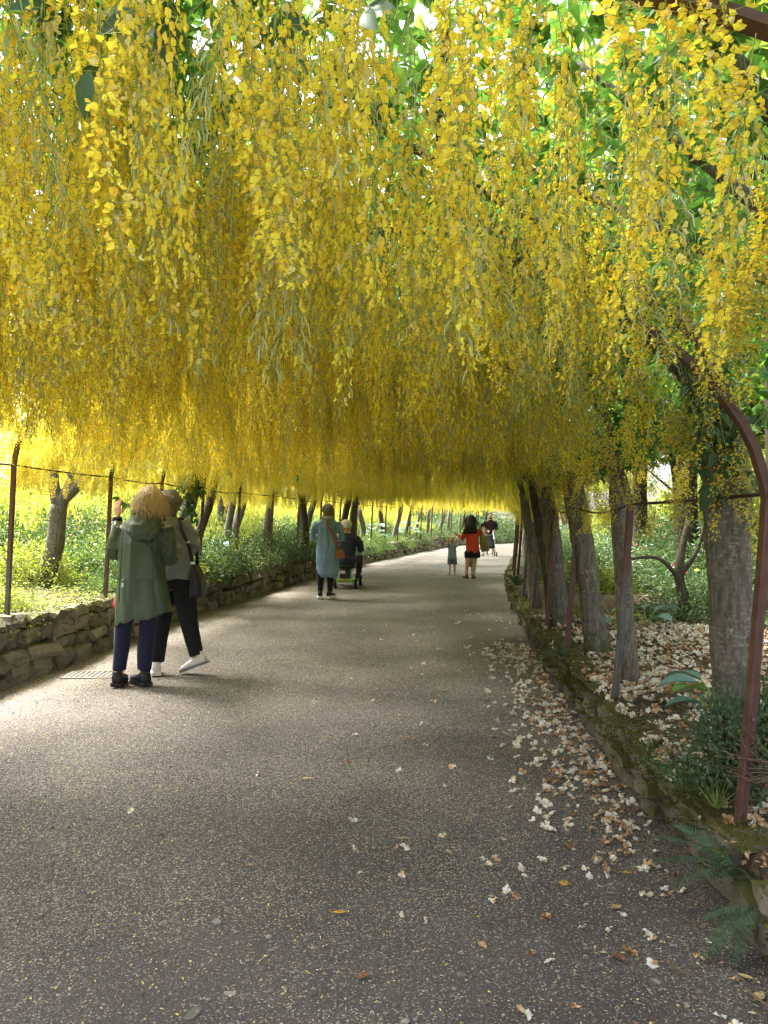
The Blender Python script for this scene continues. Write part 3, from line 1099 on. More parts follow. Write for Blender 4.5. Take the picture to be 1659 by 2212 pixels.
FAR_L = 'slim laburnum trunk in the row above the left wall, farther than the grey top'
FAR_R = 'laburnum trunk in the far right row where the path bends away'
for Y in (12.9, 15.6, 19.4, 20.4, 23.8, 25.0, 26.8, 28.9, 31.0, 33.2, 35.5, 37.6, 39.8, 42, 44.5, 47, 50):
    plain_tree(Y, -1, FAR_L, 'far laburnum trees on the left')
for Y in (12.6, 14.4, 16.6, 19.0, 21.2, 23.5, 26, 28.5, 31, 34, 37, 40, 44, 48):
    plain_tree(Y, 1, FAR_R, 'far laburnum trees on the right')
for Y, s in ((1.9, 1), (2.6, -1), (4.4, -1)):
    plain_tree(Y, s, 'laburnum whose leafy crown hangs over the near end of the tunnel', 'laburnum crowns over the near end', 2.9 if s > 0 else 3.3)

# ------------------------------------------------------------------ iron arches and rods
def sweep_plate(mb, prof, w0, w1, d0, d1, yfun):
    """plate along a profile in the (u, z) plane: from w0 to w1 along the inward normal, d0 to d1 in depth"""
    n = len(prof)
    vs = []
    for i in range(n):
        a, b = prof[max(i - 1, 0)], prof[min(i + 1, n - 1)]
        t = Vector((b[0] - a[0], b[1] - a[1])).normalized()
        nm = Vector((-t.y, t.x))            # to the left of the direction of travel = inward (profile runs right to left)
        u, z = prof[i]
        y = yfun(u)
        for (w, d) in ((w0, d0), (w1, d0), (w1, d1), (w0, d1)):
            uu = u + nm.x * w
            vs.append((cx(y) + uu, y + d, z + nm.y * w))
    fs = []
    for i in range(n - 1):
        for j in range(4):
            j2 = (j + 1) % 4
            fs.append((i * 4 + j, (i + 1) * 4 + j, (i + 1) * 4 + j2, i * 4 + j2))
    fs += [(0, 1, 2, 3), tuple(4 * (n - 1) + k for k in (3, 2, 1, 0))]
    mb.add(vs, fs)


def arch_profile(Y, ub_r=2.52, zb_r=0.12):
    pr = [(ub_r, zb_r), (ub_r + 0.05, 0.7), (2.62, hshould(2.62) - 0.12), (2.625, hshould(2.62))]
    for k in range(1, 36):
        th = math.pi * k / 36
        u = 0.1 + 2.52 * math.cos(th)
        pr.append((u, hshould(u) + 1.25 * math.sin(th) - 0.03))
    pr += [(-2.425, hshould(-2.42)), (-2.43, hshould(-2.42) - 0.15), (-2.50, 0.38)]
    return pr


ARCH_Y = [-0.6, 1.25, 3.0, 5.05, 7.0, 8.5, 10.1, 11.9, 14.0] + [14 + 2.05 * k for k in range(1, 17)]
ARCH_WORDS = {3.0: 'nearest red brown iron arch with its bent post right of the path', 5.05: 'second iron arch with grey weathered post before a slim speckled trunk',
              7.0: 'third iron arch whose dark post stands before the curved brown trunk', 8.5: 'fourth iron arch with dark red post by striped yellow leaves',
              10.1: 'fifth iron arch along the right edging, dark and thin', 1.25: 'iron arch overhead whose red brown bar crosses the top right corner',
              11.9: 'sixth iron arch along the right edging, pale grey post'}
SKEW = 1.85
for Y in ARCH_Y:
    yf = lambda u, Y=Y: Y + SKEW * (2.62 - u) / 5.24
    fr = Vector((cx(Y) + 2.52, Y, 0.1))
    root = empty('iron_arch', fr, 0, ARCH_WORDS.get(Y, 'slim red brown iron arch in the far part of the flower tunnel' if Y > 2 else 'iron arch carrying the roof behind the viewpoint'), 'arch', 'iron arches of the tunnel')
    pr = arch_profile(Y)
    for nm, w0, w1, d0, d1 in (('bar', -0.024, 0.024, 0.0, 0.010), ('flange', 0.015, 0.024, -0.034, -0.0005)):
        mb = MB()
        sweep_plate(mb, pr, w0, w1, d0, d1, yf)
        mb.v = [v - np.array(fr) for v in mb.v]
        mb.build(nm, M['iron_grey'] if (Y in (5.05, 11.9)) else M['iron'], root, smooth=False)
    if Y in (3.0, 5.05, 7.0):
        for zz in (0.62, 1.3):
            mb = MB()
            mb.ball((cx(Y) + 2.56 + (zz - .6) * .06 - fr.x, -0.004, zz - 0.1), (0.008, 0.006, 0.008), 8, 5)
            mb.build('bolt', M['iron_grey'], root)
q2 = random.Random(8)
for i in range(len(ARCH_Y) - 1):
    for side in (1, -1):
        ya, yb = ARCH_Y[i] + (SKEW if side < 0 else 0), ARCH_Y[i + 1] + (SKEW if side < 0 else 0)
        u = 2.63 if side > 0 else -2.43
        z = hshould(u) + 0.01
        a, b = Vector((cx(ya) + u, ya + 0.02, z)), Vector((cx(yb) + u, yb - 0.005, z))
        mb = MB()
        sag = q2.uniform(0.0, 0.05)
        pts = [a.lerp(b, t) + Vector((0, 0, -sag * 4 * t * (1 - t))) - a for t in np.linspace(0, 1, 7)]
        mb.tube(pts, 0.0085, 6)
        o = mb.build('iron_rod', M['rust'], None, loc=a)
        if side > 0 and ARCH_Y[i] == 3.0:
            lb = 'sagging rusty rod between the two nearest right posts, crossing the thick trunk'
        elif side < 0 and 6 < ya < 8:
            lb = 'thin rusty rod in front of the forked laburnum trunk on the left'
        else:
            lb = 'thin rusty rod joining posts of the %s row' % ('right' if side > 0 else 'left')
        tag(o, lb, 'rod', 'rods joining the posts on the %s' % ('right' if side > 0 else 'left'))

# ------------------------------------------------------------------ laburnum racemes
def flower_part(mb_parts, p, out, size, r, opened=1.0):
    """pea flower: a folded round standard and two wings, at p, facing along out"""
    out = out.normalized()
    up = Vector((r.gauss(0, .35), r.gauss(0, .35), 1.0))
    up = (up - up.dot(out) * out).normalized()
    s = out.cross(up)
    def P(x, y, z):
        return tuple(p + out * (x * size) + s * (y * size) + up * (z * size))
    o = opened
    v = [P(0, 0, 0), P(.42, -.50 * o, .30), P(.20, -.46 * o, .82), P(.02, 0, .92), P(.20, .46 * o, .82), P(.42, .50 * o, .30), P(.02, 0, .35),
         P(.5, -.34 * o, .10), P(1.12, -.26 * o, -.16), P(.62, -.02, -.34), P(.5, .34 * o, .10), P(1.12, .26 * o, -.16), P(1.0, 0, -.40)]
    f = [(6, 0, 1, 2), (6, 2, 3, 4), (6, 4, 5, 0), (0, 7, 8, 9), (0, 9, 11, 10), (9, 8, 12, 11)]
    mb_parts[0] += v
    n = mb_parts[2]
    mb_parts[1] += [(tuple(i + n for i in q_), 0) for q_ in f]
    mb_parts[2] += len(v)


def raceme_mesh(seed, L=0.5, nfl=58, podded=0.0, name='raceme'):
    r = random.Random(seed)
    acc = [[], [], 0]
    rach = []
    bend = Vector((r.gauss(0, .055), r.gauss(0, .055), 0))
    steps = 9
    for i in range(steps):
        t = i / (steps - 1)
        rach.append(Vector((0, 0, -L * t)) + bend * (t * t) + Vector((math.sin(t * 5 + seed) * .006, math.cos(t * 4 + seed) * .006, 0)))
    def on(t):
        x = t * (steps - 1)
        i = min(int(x), steps - 2)
        return rach[i].lerp(rach[i + 1], x - i)
    def strip(a, b, w0, w1, mi):
        d = (b - a)
        s = d.orthogonal().normalized()
        s2 = d.cross(s).normalized()
        n = acc[2]
        acc[0].extend([tuple(a + s * w0), tuple(a - s * .5 * w0 + s2 * .87 * w0), tuple(a - s * .5 * w0 - s2 * .87 * w0), tuple(b + s * w1), tuple(b - s * .5 * w1 + s2 * .87 * w1), tuple(b - s * .5 * w1 - s2 * .87 * w1)])
        acc[1].extend([((n, n + 1, n + 4, n + 3), mi), ((n + 1, n + 2, n + 5, n + 4), mi), ((n + 2, n, n + 3, n + 5), mi)])
        acc[2] += 6
    for i in range(steps - 1):
        strip(rach[i], rach[i + 1], 0.0012 - 0.0006 * i / steps, 0.0012 - 0.0006 * (i + 1) / steps, 1)
    for i in range(nfl):
        t = 0.10 + 0.90 * ((i + r.random()) / nfl)
        a = i * 2.4 + r.gauss(0, .5)
        ln = r.uniform(0.010, 0.034) * (1.30 - 0.70 * t)
        d = Vector((math.cos(a), math.sin(a), r.uniform(-0.75, 0.25))).normalized()
        base = on(t)
        tip = base + d * ln
        strip(base, tip, 0.0007, 0.0006, 1)
        if r.random() < podded:
            # a withered flower that has become a thin downy pod
            e1 = tip + Vector((d.x * .012, d.y * .012, -0.014))
            e2 = e1 + Vector((d.x * .002, d.y * .002, -r.uniform(.012, .022)))
            strip(tip, e1, 0.0010, 0.0024, 2)
            strip(e1, e2, 0.0024, 0.0008, 2)
        else:
            size = 0.0132 * r.uniform(0.8, 1.2) * (1.0 if t < 0.85 else 0.8)
            flower_part(acc, tip, Vector((d.x, d.y, d.z * 0.6 - r.uniform(0, .5))), size, r, r.uniform(0.55, 1.1))
    mb = MB()
    mb.v = [np.array(acc[0])]
    mb.f = [list(f) for f, _ in acc[1]]
    mb.m = [m for _, m in acc[1]]
    mb.n = acc[2]
    return mb.mesh(name, [M['petal'], M['stalk'], M['pod']], smooth=False)


RAC = [raceme_mesh(10 + i, L=0.50, nfl=76 + 6 * i) for i in range(6)]
RAC += [raceme_mesh(30 + i, L=0.50, nfl=64, podded=0.35) for i in range(2)]
RAC += [raceme_mesh(40 + i, L=0.50, nfl=52, podded=0.85) for i in range(2)]
lib = bpy.data.collections.new('raceme_shapes')     # not linked to the scene: only instanced
for i, me in enumerate(RAC):
    lib.objects.link(bpy.data.objects.new('raceme_shape_%02d' % i, me))


def scatter(name, P, rot, scl, var, coll):
    me = bpy.data.meshes.new(name)
    me.vertices.add(len(P))
    me.vertices.foreach_set('co', np.asarray(P, dtype=np.float32).ravel())
    a = me.attributes.new('rot', 'FLOAT_VECTOR', 'POINT'); a.data.foreach_set('vector', np.asarray(rot, dtype=np.float32).ravel())
    a = me.attributes.new('scl', 'FLOAT_VECTOR', 'POINT'); a.data.foreach_set('vector', np.asarray(scl, dtype=np.float32).ravel())
    a = me.attributes.new('var', 'INT', 'POINT'); a.data.foreach_set('value', np.asarray(var, dtype=np.int32))
    ng = bpy.data.node_groups.new(name, 'GeometryNodeTree')
    ng.interface.new_socket('Geometry', in_out='INPUT', socket_type='NodeSocketGeometry')
    ng.interface.new_socket('Geometry', in_out='OUTPUT', socket_type='NodeSocketGeometry')
    nd, lk = ng.nodes, ng.links
    gi, go = nd.new('NodeGroupInput'), nd.new('NodeGroupOutput')
    ci = nd.new('GeometryNodeCollectionInfo')
    ci.inputs['Collection'].default_value = coll
    ci.inputs['Separate Children'].default_value = True
    ci.inputs['Reset Children'].default_value = True
    ip = nd.new('GeometryNodeInstanceOnPoints')
    ip.inputs['Pick Instance'].default_value = True
    def attr(nm, dt):
        n = nd.new('GeometryNodeInputNamedAttribute')
        n.data_type = dt
        n.inputs['Name'].default_value = nm
        return next(s for s in n.outputs if s.enabled)
    lk.new(gi.outputs[0], ip.inputs['Points'])
    lk.new(ci.outputs[0], ip.inputs['Instance'])
    lk.new(attr('var', 'INT'), ip.inputs['Instance Index'])
    lk.new(attr('rot', 'FLOAT_VECTOR'), ip.inputs['Rotation'])
    lk.new(attr('scl', 'FLOAT_VECTOR'), ip.inputs['Scale'])
    lk.new(ip.outputs[0], go.inputs[0])
    o = inst(name, me)
    mod = o.modifiers.new('scatter', 'NODES')
    mod.node_group = ng
    return o


# where the racemes hang
rr = np.random.default_rng(21)
cand = []


def sprinkle(n, y0, y1, power=1.0):
    for _ in range(n):
        y = y0 + (y1 - y0) * rr.random() ** power
        u = rr.uniform(-2.75, 2.75)
        if y < 2.3 and abs(cx(y) + u) > 1.5:
            pass
        # openness: thinner towards the right side, where leaves and withered racemes show
        dens = 1.0
        if u > 1.0:
            dens = 0.78
        if u > 1.9:
            dens = 0.58
        dens *= 0.65 + 0.7 * (noise.noise((u * 1.3, y * 1.1, 9.1)) + 0.35)
        if 4.9 < y < 6.9 and u < -1.6:
            dens *= 0.45
        if rr.random() > dens:
            continue
        ua = abs(u)
        top = ceil_h(u) if -2.42 < u < 2.62 else hshould(u) + 0.08
        top += rr.uniform(-0.12, 0.22)
        if rr.random() < 0.6:
            top -= rr.uniform(0.0, 0.55) * max(0.0, (top - 2.1) / 0.9)
        zb = 1.95 + 0.07 * math.sin(y * 1.9 + u * 1.3) + 0.16 * noise.noise((u * 1.1, y * .9, 5)) + rr.normal(0, 0.10)
        if u > 1.6:
            zb -= 0.13 * (u - 1.6)
        if u < -1.2:
            zb += 0.20 * min(1.0, -u - 1.2)
        L = float(np.clip(top - zb, 0.24, 0.68)) * rr.uniform(0.88, 1.06)
        z = min(top, zb + L) if top - zb > 0.68 and rr.random() < 0.45 else top
        pr = 0.20 + 0.26 * max(0, min(1, (u - 0.3) / 1.5)) * (1 if y < 9 else 0.5)
        if y < 4 and rr.random() < 0.12:
            pr += 0.2
        v = rr.random()
        var = int(rr.integers(8, 10)) if v < pr * 0.6 else (int(rr.integers(6, 8)) if v < pr * 1.6 else int(rr.integers(0, 6)))
        w = rr.uniform(0.85, 1.2)
        cand.append((cx(y) + u, y, z, rr.normal(0, .10), rr.normal(0, .10), rr.uniform(0, 6.28), w, w, L / 0.5, var))


sprinkle(2300, 1.40, 4.0)
sprinkle(5200, 4.0, 9.0)
sprinkle(7500, 9.0, 20.0)
sprinkle(6000, 20.0, 48.0)
cand = np.array(cand)
# nothing may hang into the lens
near = np.hypot(cand[:, 0], cand[:, 1]) < 1.15
cand = cand[~((near) & (cand[:, 1] > -0.3))]
# the ones that show largest in the picture are things of their own, the rest one mass
pxx = cand[:, 0] / np.maximum(cand[:, 1], 0.01)
pzz = (cand[:, 2] - 0.3 - 1.4) / np.maximum(cand[:, 1], 0.01)
vis = (cand[:, 1] > 0.9) & (np.abs(pxx) < 0.52) & (pzz < 0.72)
order = np.argsort(np.where(vis, cand[:, 1], 1e6))
single, rest = cand[order[:262]], cand[order[262:]]
GRP_R = 'laburnum racemes hanging over the near path'


def hang(c, label):
    o = inst('flower_raceme', RAC[int(c[9])], None, c[0:3], c[3:6], c[6:9])
    return tag(o, label, 'flower', GRP_R)


for c in single:
    k = int(c[9])
    hang(c, 'full yellow laburnum raceme hanging in the near roof of the tunnel' if k < 6 else
         ('yellow laburnum raceme with some green pods in the near roof' if k < 8 else 'withered laburnum raceme of pale green pods in the near roof'))
o = scatter('laburnum_blossom', rest[:, 0:3], rest[:, 3:6], rest[:, 6:9], rest[:, 9], lib)
tag(o, 'mass of hanging yellow laburnum racemes roofing the tunnel', 'blossom', None, 'stuff')

HERO = [  # px, py of the tip, distance, length, width scale, variant, label
    (205, 560, 1.32, 0.46, 1.15, 0, 'long loose yellow raceme reaching lowest at upper left of the roof'),
    (545, 635, 1.42, 0.50, 1.15, 2, 'lowest hanging yellow raceme left of centre, ending in a single bud'),
    (590, 560, 1.50, 0.46, 1.1, 1, 'yellow raceme close beside the lowest one left of centre'),
    (1045, 400, 1.36, 0.42, 1.2, 3, 'bright yellow raceme right of the dark hanging branch'),
    (1100, 330, 1.5, 0.42, 1.1, 4, 'bright yellow raceme behind the one right of the dark branch'),
    (1365, 165, 1.25, 0.36, 1.45, 5, 'short fat bright yellow raceme below the red brown bar'),
    (1475, 250, 1.35, 0.40, 1.3, 2, 'fat yellow raceme between the bar and the right edge'),
    (1580, 365, 1.40, 0.42, 1.35, 1, 'large lemon raceme hanging near the right edge of the view'),
    (1285, 545, 1.72, 0.46, 1.2, 9, 'withered raceme of pale silvery pods hanging right of centre'),
    (1395, 640, 1.95, 0.48, 1.15, 4, 'long yellow raceme hanging right of the silvery pods'),
    (1545, 1165, 3.35, 0.30, 0.9, 6, 'small loose yellow raceme hanging before the thick trunk'),
]
for px, py, y, L, w, var, lb in HERO:
    p = at(px, py, y)
    o = inst('flower_raceme', RAC[var], None, (p.x, p.y, p.z + L), (random.gauss(0, .03), random.gauss(0, .03), random.uniform(0, 6)), (w, w, L / 0.5))
    tag(o, lb, 'flower', GRP_R)

# racemes outside the tunnel, on the sunny flanks of the trees
fl = []
for _ in range(2300):
    y = rr.uniform(5.5, 40)
    if 4.6 < y < 7.4:
        continue
    u = -rr.uniform(2.6, 5.4) if rr.random() < 0.8 else rr.uniform(2.7, 3.6)
    z = rr.uniform(2.1, 2.9) - max(0, -u - 3.2) * rr.uniform(0, .35) if u < 0 else rr.uniform(1.9, 2.6)
    L = rr.uniform(0.25, 0.45)
    fl.append((cx(y) + u, y, z, 0, 0, rr.uniform(0, 6.28), 1, 1, L / .5, rr.integers(0, 8)))
fl = np.array(fl)
o = scatter('outer_blossom', fl[:, 0:3], fl[:, 3:6], fl[:, 6:9], fl[:, 9], lib)
tag(o, 'yellow laburnum racemes on the sunny outer flanks of the trees', 'blossom', None, 'stuff')

# ------------------------------------------------------------------ garden behind the walls
K_AZ = [make_shrub_kind(s, (0.62, 0.62, 0.52), 4200, 0.045, 0.017, 90, M['shrub'], M['blush'], 60, 0.028) for s in (1, 2)]
K_AZD = [make_shrub_kind(s, (0.66, 0.62, 0.55), 4600, 0.042, 0.017, 90, M['shrub_dark'], M['blush'], 24, 0.026) for s in (11, 12)]
K_AZL = [make_shrub_kind(s, (0.7, 0.7, 0.6), 4200, 0.055, 0.022, 80, M['shrub_lime'], M['blush'], 30, 0.03) for s in (3, 4)]
K_RH = [make_shrub_kind(s, (1.1, 1.1, 1.15), 4200, 0.11, 0.036, 110, M['rhodo'], M['pink'], 26, 0.055) for s in (5, 6)]
K_RHG = [make_shrub_kind(s, (1.1, 1.1, 1.2), 4000, 0.11, 0.036, 110, M['rhodo']) for s in (7,)]
K_LIME = [make_shrub_kind(s, (1.3, 1.3, 1.35), 4800, 0.10, 0.045, 120, M['shrub_lime']) for s in (8, 9)]
qs = random.Random(17)


def shrub_at(name, kinds, u, y, s, label, cat='shrub', group=None, dz=-0.05):
    return place_shrub(name, qs.choice(kinds), (cx(y) + u, y, bed_h(u, y) + dz), qs.uniform(0, 6.28), s, label, cat, group)


for (u, y, sc_) in ((-2.8, 9.9, 1.0), (-2.9, 10.6, 1.35), (-2.75, 11.7, 1.35), (-2.7, 13.0, 1.45), (-2.85, 13.9, 1.25), (-2.8, 15.6, 1.2), (-2.9, 16.6, 1.35), (-2.75, 17.6, 1.55), (-2.7, 19.2, 1.4)):
    shrub_at('azalea_bush', K_AZD, u, y, sc_, 'dark leafy azalea spilling over the top of the left wall', 'shrub', 'azaleas on the left bank')
# counted shrubs of the left bank that the photograph singles out
NAMED_L = [
    ('azalea_bush', K_AZL, -2.98, 7.4, 0.62, 'low lime green azalea spilling over the wall at the left edge of the view'),
    ('azalea_bush', K_AZ, -3.5, 10.2, 1.35, 'dark azalea with blush flowers right of the forked laburnum trunk'),
    ('azalea_bush', K_AZ, -2.75, 9.3, 0.6, 'small blush azalea behind the green coat, over the wall'),
    ('azalea_bush', K_AZL, -2.85, 11.2, 1.2, 'bright leafy bush right of the woman in the grey top'),
    ('azalea_bush', K_AZ, -2.65, 12.4, 1.1, 'shaded dark bush overhanging the wall beyond the black handbag'),
    ('azalea_bush', K_AZ, -2.9, 18.4, 1.5, 'dense dark evergreen mound left of the long blue shirt'),
    ('azalea_bush', K_AZ, -2.9, 20.2, 1.4, 'dark mound of leaves behind the blue shirt woman'),
    ('azalea_bush', K_AZL, -3.1, 14.2, 1.05, 'pale leafy bush under the pale straight trunk'),
]
for nm, kk, u, y, s, lb in NAMED_L:
    shrub_at(nm, kk, u, y, s, lb, 'shrub', 'azaleas on the left bank')
for i in range(118):
    y = 6.6 + (i // 4) * 1.25 + qs.uniform(-0.35, 0.35)
    row = i % 4
    u = (-4.1, -5.3, -6.7, -8.3)[row] + qs.uniform(-0.4, 0.4)
    kk = qs.choice(([K_AZD, K_AZD, K_AZL], [K_AZD, K_AZ, K_AZL, K_LIME], [K_AZL, K_LIME, K_LIME], [K_AZL, K_LIME, K_LIME])[row])
    shrub_at('garden_shrub', kk, u, y, qs.uniform(1.1, 1.5) * (0.62 if kk is K_LIME else 1.1) * (0.85 if row == 0 else 1.1), ('lime yellow bush' if kk is K_AZL else 'dark small leaved bush with blush flowers' if kk in (K_AZ, K_AZD) else 'tall pale lime bush') + (' in the front row behind the left trunks' if row == 0 else ' in the second row behind the left trunks' if row == 1 else ' further back on the sunlit left bank'), 'shrub', 'sunlit shrubs behind the left trunks')
for i in range(24):
    y = 19.5 + i * 1.25
    shrub_at('azalea_bush', qs.choice([K_AZD, K_AZ, K_AZD]), -2.72 + qs.uniform(-0.3, 0.15), y, qs.uniform(1.1, 1.45), 'dark green bush on top of the far left wall', 'shrub', 'bushes along the far left wall', -0.22)
for i in range(40):
    y = 7 + i * 1.5 + qs.uniform(-0.7, 0.7)
    u = -qs.uniform(9.5, 13.5)
    shrub_at('tall_shrub', K_LIME, u, y, qs.uniform(1.5, 2.3), 'tall bright yellow green shrub deep in the left garden', 'shrub', 'tall shrubs deep in the left garden')
# right garden
NAMED_R = [
    ('rhododendron', K_RH, 5.2, 10.4, 1.0, 'rhododendron with pink trusses seen between the thick and the speckled trunks'),
    ('rhododendron', K_RHG, 4.2, 8.8, 0.62, 'grey leaved rhododendron left of the thick grey trunk'),
    ('rhododendron', K_RH, 3.9, 12.6, 0.85, 'pink rhododendron behind the leaning knobbly trunk'),
    ('rhododendron', K_RH, 5.6, 7.2, 1.0, 'pink rhododendron right of the nearest iron post'),
    ('rhododendron', K_RHG, 3.6, 15.2, 0.75, 'green rhododendron in the shade behind the right trunks'),
]
for nm, kk, u, y, s, lb in NAMED_R:
    shrub_at(nm, kk, u, y, s, lb, 'shrub', 'rhododendrons on the right')
for i in range(64):
    y = 5.0 + (i // 2) * 1.5 + qs.uniform(-0.4, 0.4)
    u = qs.uniform(5.6, 7.4) if i % 2 else qs.uniform(7.8, 11.5)
    kk = qs.choice([K_RH, K_RHG, K_LIME, K_AZL, K_RH])
    shrub_at('garden_shrub', kk, u, y, qs.uniform(1.0, 1.4) * (1.0 if i % 2 else 1.6) * (1.6 if kk is K_AZL else 1), ('pink flowered rhododendron' if kk is K_RH else 'grey leaved rhododendron' if kk is K_RHG else 'lime leaved shrub') + (' close behind the right trunks' if i % 2 else ' deep in the right garden'), 'shrub', 'shrubs beyond the right trunks')
for i in range(18):
    y = 12 + i * 2.1
    shrub_at('garden_shrub', qs.choice([K_AZ, K_AZL, K_RHG]), 3.6 + qs.uniform(-0.2, 0.6), y, qs.uniform(0.7, 1.0), 'low bush between the right trunks', 'shrub', 'low bushes between the right trunks')
for i in range(24):
    y = 4 + i * 1.9
    shrub_at('tall_shrub', K_LIME + K_RHG, 12.5 + qs.uniform(-1, 2), y, qs.uniform(2.0, 2.8), 'tall leafy screen shrub at the back of the right garden', 'shrub', 'tall shrubs at the back of the right garden')
# bushes that close the view where the path bends
for (px, y, s) in ((965, 47, 1.3), (1000, 45, 1.1), (1040, 44, 1.3), (1075, 46, 1.4), (1110, 50, 1.8), (1020, 52, 2.0), (940, 52, 1.8)):
    p = at(px, 1150, y)
    u = p.x - cx(y)
    place_shrub('rhododendron', qs.choice(K_RHG), (p.x, y, max(0, bed_h(u, y)) - 0.05), qs.uniform(0, 6), s, 'big green bush closing the view behind the man in the dark sweater', 'shrub', 'bushes at the end of the path')

# woodland trees
def tree_kind(seed, h, spread, nleaf):
    r = np.random.default_rng(seed)
    V, Fa, C = shrub_meshes(seed, spread, spread, h * 0.42, nleaf, 0.16, 0.085, 130, shell=0.4)
    V = V.copy()
    V[:, 2] += h * 0.42
    mb = MB()
    rd = random.Random(seed)
    pts = [Vector((0, 0, -0.1)), Vector((rd.gauss(0, .1), rd.gauss(0, .1), h * 0.25)), Vector((rd.gauss(0, .2), rd.gauss(0, .2), h * 0.5)), Vector((rd.gauss(0, .3), rd.gauss(0, .3), h * 0.85))]
    trunk_tube(mb, pts, [0.16, 0.12, 0.09, 0.03], 9)
    for c in C[::6]:
        c = Vector(c) + Vector((0, 0, h * 0.42))
        b = pts[1].lerp(pts[3], rd.random())
        mb.tube([b, b.lerp(c, .5) + Vector((0, 0, .1)), c], [0.04, 0.025, 0.01], 5)
    return {'crown': fast_mesh('crown', V, Fa, M['tree_leaf']), 'trunk': mb.mesh('trunk', M['bark_dark'])}


K_TR = [tree_kind(50 + i, 7.0 + i, 2.6 + 0.3 * i, 9000) for i in range(3)]
for i in range(30):
    side = -1 if i % 2 else 1
    y = -2 + i * 2.1 + qs.uniform(-1, 1)
    u = side * (qs.uniform(17, 23) if side < 0 else qs.uniform(12, 18))
    t = empty('woodland_tree', (cx(max(y, 0)) + u, y, bed_h(u, y) - 0.1), qs.uniform(0, 6.28), 'tall light green tree at the back of the %s garden' % ('left' if side < 0 else 'right'), 'tree', 'trees behind the %s garden' % ('left' if side < 0 else 'right'))
    t.scale = (qs.uniform(0.7, 0.95) if side < 0 else qs.uniform(0.85, 1.2),) * 3
    for nm, me in qs.choice(K_TR).items():
        o = inst(nm, me, t)
        if nm == 'crown':
            o['kind'] = 'stuff'
for (x, y) in ((2, 64), (8, 68), (14, 62), (20, 66), (-5, 70), (26, 58), (17, 72), (-12, 66)):
    t = empty('woodland_tree', (x, y, 0), qs.uniform(0, 6.28), 'tall tree far behind the bend of the path', 'tree', 'trees behind the bend')
    for nm, me in qs.choice(K_TR).items():
        o = inst(nm, me, t)
        if nm == 'crown':
            o['kind'] = 'stuff'

for (u, y, sc_) in ((7.4, 6.0, .8), (6.9, 8.8, .78), (5.6, 11.8, .7), (7.6, 13.5, .85), (6.2, 17, .8), (9.5, 3.6, .9)):
    t = empty('garden_tree', (cx(y) + u, y, bed_h(u, y) - 0.1), qs.uniform(0, 6.28), 'slender light green tree standing among the rhododendrons on the right', 'tree', 'small trees among the rhododendrons')
    t.scale = (sc_,) * 3
    for nm, me in qs.choice(K_TR).items():
        o = inst(nm, me, t)
        if nm == 'crown':
            o['kind'] = 'stuff'
for (u, y, sc_, lb) in ((4.9, 8.0, 1.2, 'tall tree arching over the right garden beside the speckled trunk'), (5.2, 12.4, 1.25, 'tall tree rising behind the knobbly right trunk'), (5.4, 17.5, 1.25, 'tall tree behind the far right trunks'),
                        (-5.2, 20.5, 1.25, 'tall tree on the left bank behind the scooter rider')):
    t = empty('garden_tree', (cx(y) + u, y, bed_h(u, y) - 0.1), qs.uniform(0, 6.28), lb, 'tree')
    t.scale = (sc_,) * 3
    for nm, me in K_TR[int(y) % 3].items():
        o = inst(nm, me, t)
        if nm == 'crown':
            o['kind'] = 'stuff'
for (u, y, sc_) in ((-3.3, 4.9, 1.5), (-3.4, 3.2, 1.7), (-3.2, 1.4, 1.7), (-3.4, -0.4, 1.7), (-4.6, 2.2, 2.0), (-4.7, 0.2, 2.0)):  # unseen azaleas, added to keep the sun off the near path
    shrub_at('azalea_bush', K_AZ, u, y, sc_, 'tall dark azalea added out of view to block sun from the near path', 'shrub', 'azaleas on the left bank')
# low leafy cover along the top of the left wall
P_, D_, N_, L_ = [], [], [], []
for _ in range(15000):
    y = 5.4 + 14 * qs.random() ** 1.2
    u = -2.36 - abs(qs.gauss(0, .45))
    if noise.noise((u * 1.8, y * 1.8, 2)) + qs.uniform(-.5, .5) < -0.18:
        continue
    z = (bed_h(u, y) if u < -2.5 else .5) + abs(qs.gauss(0, .05)) - (.10 * qs.random() if u > -2.46 else 0)
    a = qs.uniform(0, 6.28)
    P_.append((cx(y) + u, y, z)); D_.append((math.cos(a), math.sin(a), qs.gauss(.1, .5))); N_.append((qs.gauss(0, .5), qs.gauss(0, .5), 1)); L_.append(qs.uniform(.02, .05))
L_ = np.array(L_)
V, Fa = leaflet_arrays(P_, D_, N_, L_, L_ * .45, .1, .15)
tag(inst('ground_cover', fast_mesh('ground_cover', V, Fa, M['shrub_lime'])), 'low leafy ground cover creeping over the top of the left wall', 'ground cover', None, 'stuff')

# dark bare trunk of a shrub in the right garden
mb = MB()
b = at(1472, 1345, 8.6)
trunk_tube(mb, [Vector((0, 0, -0.15)), Vector((0.02, 0, 0.25)), Vector((-0.03, 0, 0.6)), Vector((0.10, 0.05, 1.15))], [0.085, 0.062, 0.05, 0.03], 9)
trunk_tube(mb, [Vector((0, 0, 0.45)), Vector((-0.25, 0.02, 0.72)), Vector((-0.62, 0.05, 0.70))], [0.03, 0.022, 0.008], 6, flare=False)
trunk_tube(mb, [Vector((0, 0, 0.55)), Vector((0.2, 0.02, 0.85)), Vector((0.35, 0.1, 1.4))], [0.03, 0.022, 0.008], 6, flare=False)
tag(mb.build('shrub_trunk', M['bark_dark'], None, loc=b), 'short dark forked trunk of an old shrub in the right garden', 'tree trunk')

